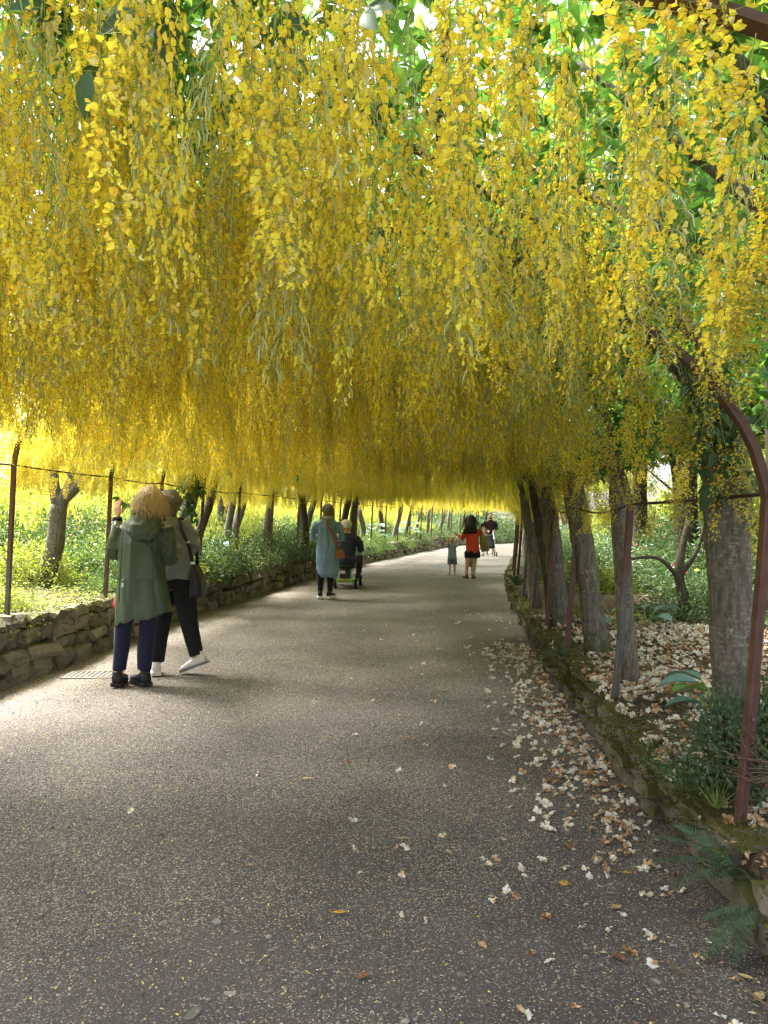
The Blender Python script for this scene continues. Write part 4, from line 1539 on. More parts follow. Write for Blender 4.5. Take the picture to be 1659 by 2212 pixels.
# ------------------------------------------------------------------ leaf sprays hanging into the view (parts of nearby trees)
def spray(parent, specs, name='leaf_spray', mat='leaf', L=(0.07, 0.10), mode='split'):
    """trifoliate leaves at given image places and distances; split: each leaf a sub-part of its spray; whole: each
    three-part leaf one part; mass: too many and too small to pick apart"""
    off = Vector(parent.location)
    mass = MB()
    for (px, py, y, s) in specs:
        p = at(px, py, y) - off
        a = Vector((random.gauss(0, .5), random.gauss(0, .4), random.uniform(-1.0, -0.2))).normalized()
        up = Vector((random.gauss(0, .5), random.gauss(-.5, .4), 0.5)).normalized()
        side = a.cross(up).normalized()
        stalk = [(0, 0, 0), -a * 0.05 * s + Vector((0, 0, .02)), -a * 0.11 * s + Vector((0, 0, .06))]
        holder = None
        if mode == 'split':
            mb = MB()
            mb.tube(stalk, 0.0014, 4)
            holder = mb.build(name, M['stalk'], parent, loc=p)
        tri = MB()
        for t in (-1, 0, 1):
            d = (a + side * t * random.uniform(.7, 1.2)).normalized()
            l = random.uniform(*L) * s * (1.1 if t == 0 else 0.95)
            n_ = (up - up.dot(d) * d).normalized()
            sd = d.cross(n_)
            w = l * 0.24
            vs, fs = [], []
            for (tt, ww) in ((0.0, 0.0), (0.18, 0.6), (0.42, 1.0), (0.7, 0.75), (1.0, 0.0)):
                c = d * (l * (0.12 + tt)) - n_ * (l * 0.22 * tt * tt)
                vs += [tuple(c + sd * w * ww + n_ * w * ww * .25), tuple(c), tuple(c - sd * w * ww + n_ * w * ww * .25)]
            for i in range(4):
                fs += [(i * 3, i * 3 + 1, i * 3 + 4, i * 3 + 3), (i * 3 + 1, i * 3 + 2, i * 3 + 5, i * 3 + 4)]
            if mode == 'split':
                mb = MB()
                mb.add(vs, fs)
                mb.build('leaf', M[mat], holder)
            else:
                tri.add(vs, fs, 0)
        if mode == 'whole':
            tri.tube(stalk, 0.0014, 4, 1)
            tri.build(name, [M[mat], M['stalk']], parent, loc=p)
        elif mode == 'mass':
            tri.tube(stalk, 0.0014, 4, 1)
            for v in tri.v:
                v += np.array(p)
            for v, in zip(tri.v):
                pass
            base = mass.n
            mass.v += tri.v
            mass.f += [[k + base for k in f] for f in tri.f]
            mass.m += tri.m
            mass.n += tri.n
    if mode == 'mass':
        return tag(mass.build(name, [M[mat], M['stalk']], parent), kind='stuff')


near_r, near_l = trees[0], trees[6]
plain = [o for o in COL.objects if o.name.startswith('laburnum_tree')]
near_over = min((o for o in plain if o['group'] == 'laburnum crowns over the near end'), key=lambda o: abs(o.location.y - 2.0) + (0 if o.location.x < 0 else 5))
spray(near_over, [(195, 130, 1.5, 1.0), (330, 25, 1.5, 1.0), (380, 45, 1.55, .9), (118, 8, 1.6, .9), (300, 20, 1.6, .9), (750, 110, 2.1, 1.1), (780, 120, 2.2, 1.1), (760, 150, 2.3, 1.0),
                  (600, 10, 1.7, 1.0), (780, 20, 1.4, .9), (880, 170, 2.4, 1.1), (720, 250, 3.0, 1.1), (850, 205, 2.5, 1.1)], mat='leaf_dark')
spray(trees[1], [(1020, 625, 4.2, 1.2), (1115, 620, 4.2, 1.2), (1080, 630, 4.4, 1.1), (1150, 735, 4.0, 1.1), (1165, 750, 4.1, 1.1), (1200, 760, 4.0, 1.2), (1245, 735, 4.0, 1.3), (1290, 745, 4.0, 1.2),
                 (1310, 720, 4.1, 1.2), (1355, 745, 4.0, 1.2), (1275, 790, 4.0, 1.0), (1330, 770, 4.1, 1.0), (1130, 790, 4.8, 1.1), (1150, 815, 4.9, 1.1), (1180, 830, 5.0, 1.1), (1110, 800, 5.0, 1.0),
                 (1000, 840, 5.4, 1.0), (1010, 780, 5.2, 1.0), (960, 540, 4.4, 1.2), (1230, 810, 4.6, 1.1), (1350, 660, 4.0, 1.3), (1380, 680, 4.0, 1.2), (1400, 610, 3.8, 1.2), (1260, 850, 5.2, 1.2), (1200, 860, 5.4, 1.2),
                 (1320, 830, 4.8, 1.3), (1400, 800, 4.4, 1.3), (1370, 850, 4.6, 1.2)], mat='leaf_dark')
spray(near_r, [(1500 + random.gauss(0, 60), 330 + random.gauss(0, 130), random.uniform(2.6, 3.8), 1.1) for _ in range(70)] +
      [(1560 + random.gauss(0, 60), 640 + random.gauss(0, 90), random.uniform(3.4, 4.6), 1.1) for _ in range(60)], mat='leaf', mode='mass')
spray(near_l, [(640, 1030, 9, .9), (260, 1075, 8.6, 1.2), (275, 1085, 8.6, 1.2), (230, 965, 8, 1), (430, 975, 10, 1.), (500, 1020, 11, 1)], mat='leaf')

# climbing vine on the thick trunk: broad three-lobed leaves on thin stems
vine = empty('climbing_vine', at(1560, 1080, 3.4), 0, 'climbing vine with three part blue green leaves on the thick right trunk', 'climber')
vspec = []
for _ in range(96):
    t = random.random()
    vspec.append((1510 + 62 * t + random.gauss(0, 24), 790 + 225 * t + random.gauss(0, 32), 3.40 - random.uniform(0, .18), random.uniform(0.7, 1.1)))
vspec += [(1555, 1060, 3.3, 1.3), (1540, 1045, 3.32, 1.3), (1590, 985, 3.3, 1.0), (1525, 960, 3.3, 1.), (1510, 1010, 3.3, 1.0)]
spray(vine, vspec, 'leaf', 'leaf_dark', (0.05, 0.085), 'whole')
mb = MB()
for k in range(6):
    pts = [at(1500 + 14 * k + 15 * math.sin(j + k), 790 + 60 * j, 3.42) - vine.location for j in range(5)]
    mb.tube(pts, 0.003, 5)
mb.build('stem', M['twig'], vine)
ivy = empty('climbing_vine', at(405, 1090, 11.4), 0, 'leafy creeper wrapped round the dark trunk behind the grey top woman', 'climber')
spray(ivy, [(405 + random.gauss(0, 14), 1040 + random.uniform(-35, 90), 11.35, 1.3) for _ in range(44)], 'leaf', 'leaf_dark', (0.07, 0.11), 'whole')

# dark hanging branch in the roof
brroot = near_over
mb = MB()
off = Vector(brroot.location)
trunk_tube(mb, [at(962, 60, 2.6) - off, at(960, 140, 2.6) - off, at(950, 240, 2.6) - off, at(945, 330, 2.62) - off], [0.018, 0.016, 0.013, 0.006], 7, flare=False)
mb.build('hanging_branch', M['bark_dark'], brroot)

# ------------------------------------------------------------------ ground plants on the right
def blade_arrays(base, n, L, W, spread, seed, droop=0.5):
    r = random.Random(seed)
    vs, fs, k = [], [], 0
    for _ in range(n):
        a = r.uniform(0, 6.28)
        d = Vector((math.cos(a), math.sin(a), 0))
        l = L * r.uniform(.6, 1.2)
        s = Vector((-d.y, d.x, 0))
        lean = r.uniform(.2, 1.0) * spread
        b = Vector(base) + d * r.uniform(0, .03)
        for i in range(5):
            t = i / 4
            c = b + d * (l * lean * t) + Vector((0, 0, l * (t * (1.1 - .4 * lean) - droop * lean * t * t)))
            w = W * (1 - t) ** .6 * .5 + .0004
            vs += [tuple(c + s * w), tuple(c - s * w)]
        fs += [(k + 2 * i, k + 2 * i + 1, k + 2 * i + 3, k + 2 * i + 2) for i in range(4)]
        k += 10
    return vs, fs


def grass_tuft(p, n, L, W, spread, label, seed, mat='grass', group=None):
    mb = MB()
    mb.add(*blade_arrays((0, 0, 0), n, L, W, spread, seed))
    return tag(mb.build('grass_tuft', M[mat], None, loc=p), label, 'grass tuft', group)


def hosta_leaf_mesh(L, W, edge=False):
    mb = MB()
    nu, nv = 9, 7
    vs, mi, fs = [], [], []
    for i in range(nu):
        t = i / (nu - 1)
        w = W * 0.5 * math.sin(math.pi * min(1, t ** 0.75)) ** 0.75 if 0 < t < 1 else 0.002
        for j in range(nv):
            s = (j / (nv - 1)) * 2 - 1
            z = 0.35 * L * (t - t * t * 1.15) + abs(s) * w * .35 + 0.006 * math.sin(s * 9) - 0.03 * L * (1 - abs(s)) 
            vs.append((L * t, s * w, z))
    for i in range(nu - 1):
        for j in range(nv - 1):
            fs.append((i * nv + j, (i + 1) * nv + j, (i + 1) * nv + j + 1, i * nv + j + 1))
            mi.append(1 if edge and j in (0, nv - 2) else 0)
    mb.add(vs, fs)
    mb.m = mi
    return mb


def hosta(p, leaves, label, seed):
    t = empty('hosta', p, 0, label, 'plant')
    r = random.Random(seed)
    for (az, L, W, mat, edge, h) in leaves:
        lf = hosta_leaf_mesh(L, W, edge).build('leaf', [M[mat], M['hosta_edge']], t)
        d = Vector((math.cos(az), math.sin(az), 0))
        lf.location = d * 0.10 + Vector((0, 0, h))
        lf.rotation_euler = (r.uniform(-.25, .25), r.uniform(-.1, .15), az)
        mb = MB()
        mb.tube([(0, 0, 0), d * 0.04 + Vector((0, 0, h * .6)), d * .10 + Vector((0, 0, h))], [0.006, 0.005, 0.004], 6)
        mb.build('stalk', M['stalk'], t)
    return t


p = at(1545, 1490, 4.7); p.z = bed_h(p.x - cx(4.7), 4.7)
hosta(p, [(2.9, 0.25, 0.14, 'hosta', False, 0.15), (3.5, 0.24, 0.15, 'hosta_green', False, 0.12), (3.2, 0.22, 0.12, 'hosta', False, 0.03), (2.2, 0.26, 0.15, 'hosta', False, 0.16), (0.4, 0.26, 0.16, 'hosta', False, 0.16)],
      'hosta with big blue grey leaves beside the thick grey trunk', 1)
p = at(1395, 1362, 8.0); p.z = bed_h(p.x - cx(8.0), 8.0)
hosta(p, [(2.8, .24, .19, 'hosta_green', True, .20), (0.2, .30, .18, 'hosta', False, .18), (3.6, .24, .17, 'hosta_green', True, .12), (5.2, .24, .17, 'hosta', False, .12), (1.5, .26, .18, 'hosta', False, .2)],
      'hosta with yellow edged and blue leaves behind the speckled trunk', 2)
p = at(1325, 1372, 8.2); p.z = bed_h(p.x - cx(8.2), 8.2)
hosta(p, [(2.8, .24, .17, 'hosta', False, .22), (4.2, .26, .18, 'hosta', False, .10), (0.2, .26, .18, 'hosta_green', True, .16), (1.4, .22, .18, 'hosta', False, .16)], 'blue green hosta right of the leaning knobbly trunk', 3)
for k, (px, y, sz, lb) in enumerate(((468, 13.6, 1.15, 'big blue green hosta leaves under the pale straight trunk'), (808, 28, 1.7, 'pale blue green hosta patch right of the scooter rider'),
                                 (882, 34, 1.9, 'far pale hosta clump on the bank left of the child'))):
    p = at(px, 1150, y)
    p.z = bed_h(p.x - cx(y), y)
    h = hosta(p, [(a, .24, .19, 'hosta', False, .16 + .07 * (i % 4)) for i, a in enumerate((0, .8, 1.6, 2.3, 3.1, 3.8, 4.6, 5.4))], lb, 5 + k)
    h.scale = (sz,) * 3


def frond_mesh(L, seed, broad=1.0):
    r = random.Random(seed)
    mb = MB()
    vs, fs, k = [], [], 0
    n = 22
    def mid(t):
        return Vector((L * t, 0, 0.28 * L * t - 0.42 * L * t * t))
    for i in range(n):
        t = 0.08 + 0.92 * i / n
        c = mid(t)
        pl = L * 0.21 * broad * math.sin(math.pi * (0.12 + 0.88 * (1 - t)) * 0.62 + .1)
        for s in (-1, 1):
            d = Vector((0.45, s, -0.15 + r.gauss(0, .08))).normalized()
            a = Vector((1, 0, 0))
            w = L * 0.017
            e = c + d * pl
            m1, m2 = c + d * pl * .5 + a * w * 1.1, c + d * pl * .5 - a * w * .8
            vs += [tuple(c + a * w), tuple(m1 + Vector((0, 0, .002))), tuple(e), tuple(m2), tuple(c - a * w * .6)]
            fs += [(k, k + 1, k + 2, k + 3), (k, k + 3, k + 4)]
            k += 5
    mb.add(vs, fs)
    mb.tube([mid(t) for t in np.linspace(0, 1, 8)], [0.003 * (1 - .8 * t) for t in np.linspace(0, 1, 8)], 5)
    return mb


def fern(p, fronds, label, seed, broad=1.0):
    t = empty('fern', p, 0, label, 'fern')
    for i, (az, L, tilt) in enumerate(fronds):
        f = frond_mesh(L, seed + i, broad).build('frond', M['fern'], t)
        f.rotation_euler = (random.uniform(-.2, .2), tilt, az)
    return t


p = at(1588, 1872, 2.82)
fern(p, [(3.0, 0.30, -.15), (2.7, 0.31, -.35), (3.4, 0.26, .0), (2.35, .26, -.5), (3.9, .24, -.1), (4.6, .2, -.2)], 'dark green fern at the foot of the nearest iron post', 60)
p = at(1622, 1955, 2.55)
fern(p, [(3.5, 0.24, .45), (3.05, 0.20, .2), (3.9, 0.2, .55)], 'drooping grey green fern over the path edge below the larger fern', 70, 1.1)
p = at(1214, 1418, 6.1)
fern(p, [(a, 0.16, -.5) for a in (0.2, 1.2, 2.3, 3.2, 4.1, 5.2)], 'small pale fern rosette on the mossy edging under the third post', 80, .8)
p = at(1118, 1265, 12.2)
fern(p, [(a, 0.30, -.75) for a in (2.0, 2.6, 3.2, 3.8, 4.4, 1.2, .4, 5.4)], 'feathery green fern spilling over the far right edging', 90)
# hart's tongue leaves by the nearest post
p = at(1612, 1838, 2.93)
t = empty('strap_leaf_fern', p, 0, 'glossy strap leaved fern beside the nearest iron post', 'fern')
for az, L, tl in ((2.5, .20, -.3), (0.3, .18, -.1), (1.2, .16, -.5)):
    mb = hosta_leaf_mesh(L, .045)
    o = mb.build('frond', M['leaf_dark'], t)
    o.rotation_euler = (0, tl, az)
p = at(1545, 1745, 3.15); p.z = .22
grass_tuft(p, 26, .26, .006, 1.0, 'straggling yellow grass tuft on the mossy stones left of the nearest post', 4)
p = at(1298, 1320, 9.6); p.z = bed_h(3.0, 9.6)
grass_tuft(at(1255, 1345, 8.9), 40, .34, .022, 1.0, 'arching yellow striped strap leaves behind the fourth post', 5)
p = at(1105, 1292, 11.5)
grass_tuft(at(1132, 1318, 10.0), 18, .2, .012, .8, 'small green leaf clump on the edging by the dark posts', 6)
for k in range(26):
    y = 6.0 + k * 0.42
    u = -2.75 - random.uniform(0, .5)
    if 5 < k < 9:
        continue
    grass_tuft((cx(y) + u, y, bed_h(u, y) - .01), 34, random.uniform(.16, .28), .006, 1.0, 'thin grass tuft hanging over the top of the left wall', 100 + k, group='grass tufts on the left wall')

# azalea round the nearest post and thick trunk
K_NEAR = make_shrub_kind(77, (0.40, 0.30, 0.56), 2300, 0.034, 0.015, 46, M['near_leaf'])
p = at(1560, 1620, 3.35)
place_shrub('azalea_bush', K_NEAR, (p.x + 0.03, 3.32, 0.26), 0.4, .86, 'dark small leaved azalea growing round the foot of the thick trunk and near post', 'shrub', 'rhododendrons on the right')
place_shrub('azalea_bush', K_NEAR, (p.x + 0.36, 3.5, 0.26), 2.4, .95, 'small leaved azalea at the right edge behind the nearest post', 'shrub', 'rhododendrons on the right')
mb = MB()
for k in range(16):
    a = Vector((random.uniform(.1, .3), random.uniform(-.1, .1), random.uniform(-.12, .02)))
    m = Vector((random.uniform(-.06, .05), random.uniform(-.05, .02), random.uniform(-.06, .06)))
    e = m + Vector((random.uniform(-.22, -.02), random.uniform(-.06, .06), random.uniform(.02, .18)))
    mb.tube([a, m, e], [.0028, .002, .0008], 5)
tag(mb.build('dry_twigs', M['twig'], None, loc=at(1640, 1650, 3.0)), 'bare dry twig spray across the foot of the nearest iron post', 'twigs')

# ------------------------------------------------------------------ fallen flowers, leaves and grit
def crumple_mesh(seed, mat, flat=1.0):
    """a fallen trumpet flower: five limp crinkled petals round a collapsed throat"""
    r = random.Random(seed)
    vs, fs, k = [], [], 0
    a0 = r.uniform(0, 6)
    for p in range(5):
        a = a0 + p * 1.257 + r.gauss(0, .25)
        d, sd = Vector((math.cos(a), math.sin(a) * flat, 0)), Vector((-math.sin(a), math.cos(a) * flat, 0))
        rise, L, W = r.uniform(.05, .62), r.uniform(.32, .62), r.uniform(.36, .66)
        for i in range(4):
            t = i / 3
            w = W * (.28, .85, 1.0, .45)[i]
            for j in (-1, 0, 1):
                q_ = d * (L * (t + .08)) + sd * (w * .5 * j)
                z = .10 + rise * math.sin(t * 2.2) * .55 - .12 * t * t + (.10 if j == 0 else 0) * (1 if p % 2 else -1) + r.gauss(0, .055)
                vs.append((q_.x + r.gauss(0, .02), q_.y + r.gauss(0, .02), max(.008, z)))
        for i in range(3):
            for j in range(2):
                fs.append((k + i * 3 + j, k + i * 3 + j + 1, k + i * 3 + j + 4, k + i * 3 + j + 3))
        k += 12
    mb = MB()
    mb.add(vs, fs)
    mb.tube([(0, 0, .14), (-.20, .1, .22), (-.36, .2, .08)], [.09, .07, .035], 5)
    return mb.mesh('fallen_blossom', mat, smooth=True)


FALL = [crumple_mesh(i, M['fallen'], 0.6 + 0.1 * (i % 4)) for i in range(5)] + [crumple_mesh(20 + i, M['fallen_brown'], 0.5) for i in range(3)]
ff = []
rf = random.Random(31)


def drop(u, y, s, mi, rot=None):
    z = path_z(u, y) if u < 2.36 else bed_h(u, y)
    ff.append((cx(y) + u, y, z, rf.gauss(0, .5), rf.gauss(0, .5), rf.uniform(0, 6.28), s, s, s * rf.uniform(.7, 1.1), mi))


def pick():
    return rf.randrange(5) if rf.random() < 0.74 else 5 + rf.randrange(3)


# the drift along the edging
for _ in range(1050):
    y = 3.1 + 5.6 * rf.random() ** 1.2
    c = noise.noise((y * 1.4, 2.2, 0)) * .25
    u = 2.33 - abs(rf.gauss(0, .24 + .12 * max(0, c))) 
    if rf.random() > (y - 3.0) / 1.1:
        continue
    if u > 0.3 and rf.random() < 0.75 + c * 1.5 - 0.35 * (y < 3.4):
        drop(u, y, rf.uniform(.035, .07), pick())
for _ in range(150):
    y = 2.5 + 9.5 * rf.random()
    u = 2.3 - abs(rf.gauss(0, .75))
    drop(u, y, rf.uniform(.03, .055), pick())
for _ in range(40):
    y = 1.9 + 1.5 * rf.random()
    drop(2.32 - abs(rf.gauss(0, .5)), y, rf.uniform(.03, .05), pick())
# the carpet on the bed
for _ in range(7500):
    y = 3.0 + 6.3 * rf.random()
    u = 2.45 + 3.3 * rf.random() ** .9
    if noise.noise((u * 1.2, y * 1.2, 5)) + rf.random() * 1.1 > 0.30:
        drop(u, y, rf.uniform(.045, .085), pick())
ff = np.array(ff)
nx = np.abs(ff[:, 0] / ff[:, 1])
vis = (nx < .51) & ((1.4 - ff[:, 2]) / ff[:, 1] < .66)
big = np.where(vis, ff[:, 6] / ff[:, 1], 0)
order = np.argsort(-big)
for c in ff[order[:290]]:
    k = int(c[9])
    o = inst('fallen_blossom', FALL[k], None, c[0:3], c[3:6], c[6:9])
    on_bed = c[0] - cx(c[1]) > 2.28
    lb = ('cream' if k < 5 else 'browned') + (' fallen rhododendron blossom on the bed behind the mossy edging' if on_bed else ' fallen rhododendron blossom on the gravel beside the mossy edging')
    tag(o, lb, 'blossom', 'fallen blossoms by the right edging')
lib2 = bpy.data.collections.new('blossom_shapes')
for i, me in enumerate(FALL):
    lib2.objects.link(bpy.data.objects.new('blossom_shape_%02d' % i, me))
r_ = ff[order[290:]]
o = scatter('fallen_blossom_carpet', r_[:, 0:3], r_[:, 3:6], r_[:, 6:9], r_[:, 9], lib2)
tag(o, 'carpet of cream and orange fallen petals under the right trunks', 'petals', None, 'stuff')
# brown leaf litter on the right bed and edging foot
P_, D_, N_, L_ = [], [], [], []
for _ in range(9000):
    y = 1.9 + 8.5 * rf.random() ** 1.3
    if rf.random() < (.88 if y < 3.6 else .7):
        u = 2.4 + 3.4 * rf.random()
        z = bed_h(u, y) + .008
    else:
        u = 2.33 - abs(rf.gauss(0, .5))
        z = path_z(u, y) + .006
    a = rf.uniform(0, 6.28)
    P_.append((cx(y) + u, y, z)); D_.append((math.cos(a), math.sin(a), rf.gauss(0, .12))); N_.append((rf.gauss(0, .3), rf.gauss(0, .3), 1)); L_.append(rf.uniform(.010, .042) * (1 if u > 2.36 else .7))
L_ = np.array(L_)
M['litter'] = leaf_mat('leaf_litter', [(0, (0.09, 0.055, 0.035)), (0.4, (0.20, 0.11, 0.06)), (0.7, (0.38, 0.24, 0.14)), (1, (0.55, 0.42, 0.28))], transl=.1, rough=.8)
V, Fa = leaflet_arrays(P_, D_, N_, L_, L_ * .4, .1, .02)
tag(inst('leaf_litter', fast_mesh('leaf_litter', V, Fa, M['litter'])), 'small brown leaf litter along the right edging and bed', 'litter', None, 'stuff')

# straw coloured flower flecks strewn over the gravel
P_, D_, N_, L_ = [], [], [], []
for _ in range(80000):
    y = 1.7 + 16.0 * rf.random() ** 1.25
    u = rf.uniform(-2.4, 2.3)
    dens = 0.30 + 0.45 * min(1, max(0, (y - 2.5) / 5)) + 0.35 * max(0, -u / 2.4) + .3 * noise.noise((u, y * .7, 1))
    if u > 1.2:
        dens *= .5
    if rf.random() > dens:
        continue
    a = rf.uniform(0, 6.28)
    P_.append((cx(y) + u, y, path_z(u, y) + .004)); D_.append((math.cos(a), math.sin(a), rf.gauss(0, .25))); N_.append((rf.gauss(0, .4), rf.gauss(0, .4), 1)); L_.append(rf.uniform(.005, .013) * (1.0 if y < 6 else 1.3))
L_ = np.array(L_)
V, Fa = leaflet_arrays(P_, D_, N_, L_, L_ * rng.uniform(.25, .6, len(L_)), .15, .1)
tag(inst('fallen_flecks', fast_mesh('fallen_flecks', V, Fa, M['fleck'])), 'dry straw coloured laburnum petals strewn over the gravel', 'petals', None, 'stuff')

# loose gravel
ico = np.array([(1, 0, 0), (-1, 0, 0), (0, 1, 0), (0, -1, 0), (0, 0, 1), (.6, .6, .5), (-.6, .6, .5), (-.6, -.6, .5), (.6, -.6, .5)])
icf = np.array([(4, 5, 6), (4, 6, 7), (4, 7, 8), (4, 8, 5), (0, 2, 5), (2, 1, 6), (1, 3, 7), (3, 0, 8), (5, 2, 6), (6, 1, 7), (7, 3, 8), (8, 0, 5)])
n = 24000
y = 1.75 + 6.5 * rng.random(n) ** 1.35
u = rng.uniform(-2.5, 2.28, n)
keep = np.array([noise.noise((a * 1.1, b * 1.1, 4)) + rng.uniform(-.4, .4) for a, b in zip(u, y)]) > 0.02
y, u = y[keep], u[keep]
n = len(y)
s = rng.gamma(2.2, .0013, n) + .0020
s = np.minimum(s, .016)
ang = rng.uniform(0, 6.28, n)
sh = rng.uniform(.7, 1.4, (n, 3)) * np.array([1, 1, .55])
jit = rng.normal(0, .14, (n, 9, 3))
B = (ico[None] + jit) * (s[:, None, None] * sh[:, None, :])
ca, sa = np.cos(ang)[:, None], np.sin(ang)[:, None]
X = B[:, :, 0] * ca - B[:, :, 1] * sa
Yv = B[:, :, 0] * sa + B[:, :, 1] * ca
pz = np.array([path_z(a, b) for a, b in zip(u, y)])
cxs = np.array([cx(b) for b in y])
V = np.stack([X + (cxs + u)[:, None], Yv + y[:, None], B[:, :, 2] + pz[:, None] + .001], axis=2).reshape(-1, 3)
Fa = (icf[None] + (np.arange(n) * 9)[:, None, None]).reshape(-1, 3)
tag(inst('loose_gravel', fast_mesh('loose_gravel', V, Fa, M['pebble'])), 'loose grey grit lying on the path', 'gravel', None, 'stuff')

# single leaves the photograph shows on the path
def flat_leaf(px, py, L, W, az, mat, label, curl=.15):
    yy = 1.4 * F / (py - HOR)
    p = at(px, py, yy)
    u = p.x - cx(yy)
    yy2 = (1.4 - path_z(u, yy)) * F / (py - HOR)
    p = at(px, py, yy2)
    mb = MB()
    vs, fs = [], []
    prof = [(0, .06), (.15, .55), (.4, 1), (.65, .85), (.85, .45), (1, .02)]
    for t, w in prof:
        for s in (-1, 0, 1):
            vs.append((L * (t - .5), s * W * .5 * w, .006 + curl * L * ((t - .5) ** 2) * 1.2 + abs(s) * W * .12 * w))
    for i in range(5):
        for j in range(2):
            fs.append((i * 3 + j, (i + 1) * 3 + j, (i + 1) * 3 + j + 1, i * 3 + j + 1))
    mb.add(vs, fs)
    mb.tube([(-L * .5, 0, .008), (-L * .7, .004, .012)], .0016, 5)
    o = mb.build('fallen_leaf', M[mat], None, loc=p + Vector((0, 0, .004)))
    o.rotation_euler = (0, 0, az)
    return tag(o, label, 'leaf', 'single fallen leaves on the path')


M['leaf_yellow'] = blotch_mat('yellow_leaf', (0.66, 0.40, 0.07), (0.45, 0.25, 0.06), .62, 60, .2)
M['leaf_brown'] = blotch_mat('brown_leaf', (0.26, 0.125, 0.07), (0.16, 0.08, 0.05), .6, 60, .1)
M['leaf_tan'] = blotch_mat('tan_leaf', (0.48, 0.36, 0.20), (0.34, 0.24, 0.13), .6, 60, .1)
for a in [(735, 1972, .055, .022, .1, 'leaf_yellow', 'orange yellow leaf with a pointed tip lying in the middle of the near path'),
          (1216, 1910, .045, .040, 1.3, 'leaf_yellow', 'round golden leaf lying alone on the right half of the path'),
          (1388, 1876, .075, .017, .1, 'leaf_yellow', 'long narrow yellow leaf, upper of two lying near the fern'),
          (1350, 1886, .06, .017, 3.0, 'leaf_yellow', 'narrow yellow leaf with an upturned end, lower of two near the fern'),
          (1040, 2042, .05, .026, 2.0, 'leaf_tan', 'curled tan leaf lying right of the middle of the near path'),
          (664, 1683, .075, .020, .1, 'leaf_tan', 'pale narrow leaf alone on the middle of the path'),
          (1328, 1961, .05, .03, .4, 'leaf_tan', 'dull tan oval leaf below the two narrow yellow ones'),
          (1280, 1757, .07, .022, 3.1, 'leaf_brown', 'dark brown leaf beside the drift of white petals'),
          (1334, 2068, .055, .028, 2.2, 'leaf_brown', 'reddish brown leaf standing on edge on the right of the near path'),
          (1635, 2153, .06, .032, .8, 'leaf_tan', 'olive tan leaf at the lower right corner'),
          (1605, 2110, .05, .02, 2.5, 'leaf_tan', 'narrow olive leaf left of the lower right corner'),
          (540, 1870, .04, .018, 2.8, 'leaf_tan', 'small faded leaf on the left half of the near path'),
          (870, 1812, .05, .018, .2, 'leaf_tan', 'greyish leaf beside a flat stone on the middle path'),
          (1025, 1630, .055, .016, .1, 'leaf_tan', 'pale narrow leaf right of a single white petal'),
          (785, 2108, .04, .03, 1, 'leaf_brown', 'torn reddish leaf near the lower middle of the path'),
          (1415, 1722, .07, .02, 2.9, 'leaf_brown', 'brown curled leaf among the petals at the edging foot'),
          (960, 1492, .06, .02, .1, 'leaf_tan', 'distant pale leaf lying on the middle of the path')]:
    flat_leaf(*a)
for (px, py, L, az, lb) in ((1460, 2090, .10, 2.2, 'short grey stick on the right of the near path'), (1640, 2160, .12, 1.9, 'brown stick at the lower right corner'), (850, 1758, .07, 2.6, 'thin dark twig on the middle of the path'),
                            (350, 1800, .05, 2.2, 'small curved twig on the left half of the near path')):
    yy = 1.4 * F / (py - HOR)
    mb = MB()
    mb.tube([(-L / 2, 0, .006), (0, .006, .009), (L / 2, -.002, .006)], [.004, .0045, .002], 6)
    o = mb.build('fallen_stick', M['twig'], None, loc=at(px, py, yy))
    o.rotation_euler = (0, 0, az)
    tag(o, lb, 'stick', 'sticks on the path')
ST_FLAT = stone_mesh(333, M['pebble'])
for (px, py, s, lb) in ((418, 2190, .05, 'largest flat grey stone at the lower edge of the path'), (500, 2145, .032, 'rounded grey stone near the lower left of the path'), (470, 1990, .03, 'grey wedge stone on the left half of the path'), (1055, 1985, .03, 'grey stone chip left of the curled tan leaf')):
    yy = 1.4 * F / (py - HOR)
    p = at(px, py, yy)
    o = inst('flat_stone', ST_FLAT, None, p + Vector((0, 0, .004)), (0, 0, random.uniform(0, 6)), (s, s * .7, s * .35))
    tag(o, lb, 'stone', 'larger stones on the path')

# drain grate by the left wall
g = empty('drain_grate', (at(203, 1451, 7.05).x, 7.05, path_z(-1.75, 7.05) - 0.014), 0.05, 'slotted iron drain grate in the gravel behind the black trainers', 'drain grate')
mb = MB(); mb.box((0, 0, 0.004), (.46, .30, .012)); mb.build('dark_gap', M['dark_void'], g, smooth=False)  # near-black slab painted as the shade beneath the slats
mb = MB()
for sx in (-1, 1):
    mb.box((sx * .225, 0, .014), (.03, .32, .02))
for sy in (-1, 1):
    mb.box((0, sy * .147, .0142), (.42, .026, .02))
mb.build('rim', M['cast_iron'], g, smooth=False)
mb = MB(); mb.box((0, 0, 0), (.022, .266, .016)); bar = mb.mesh('slat', M['cast_iron'], False)
for k in range(9):
    inst('slat', bar, g, (-.19 + k * .0475, 0, .013))

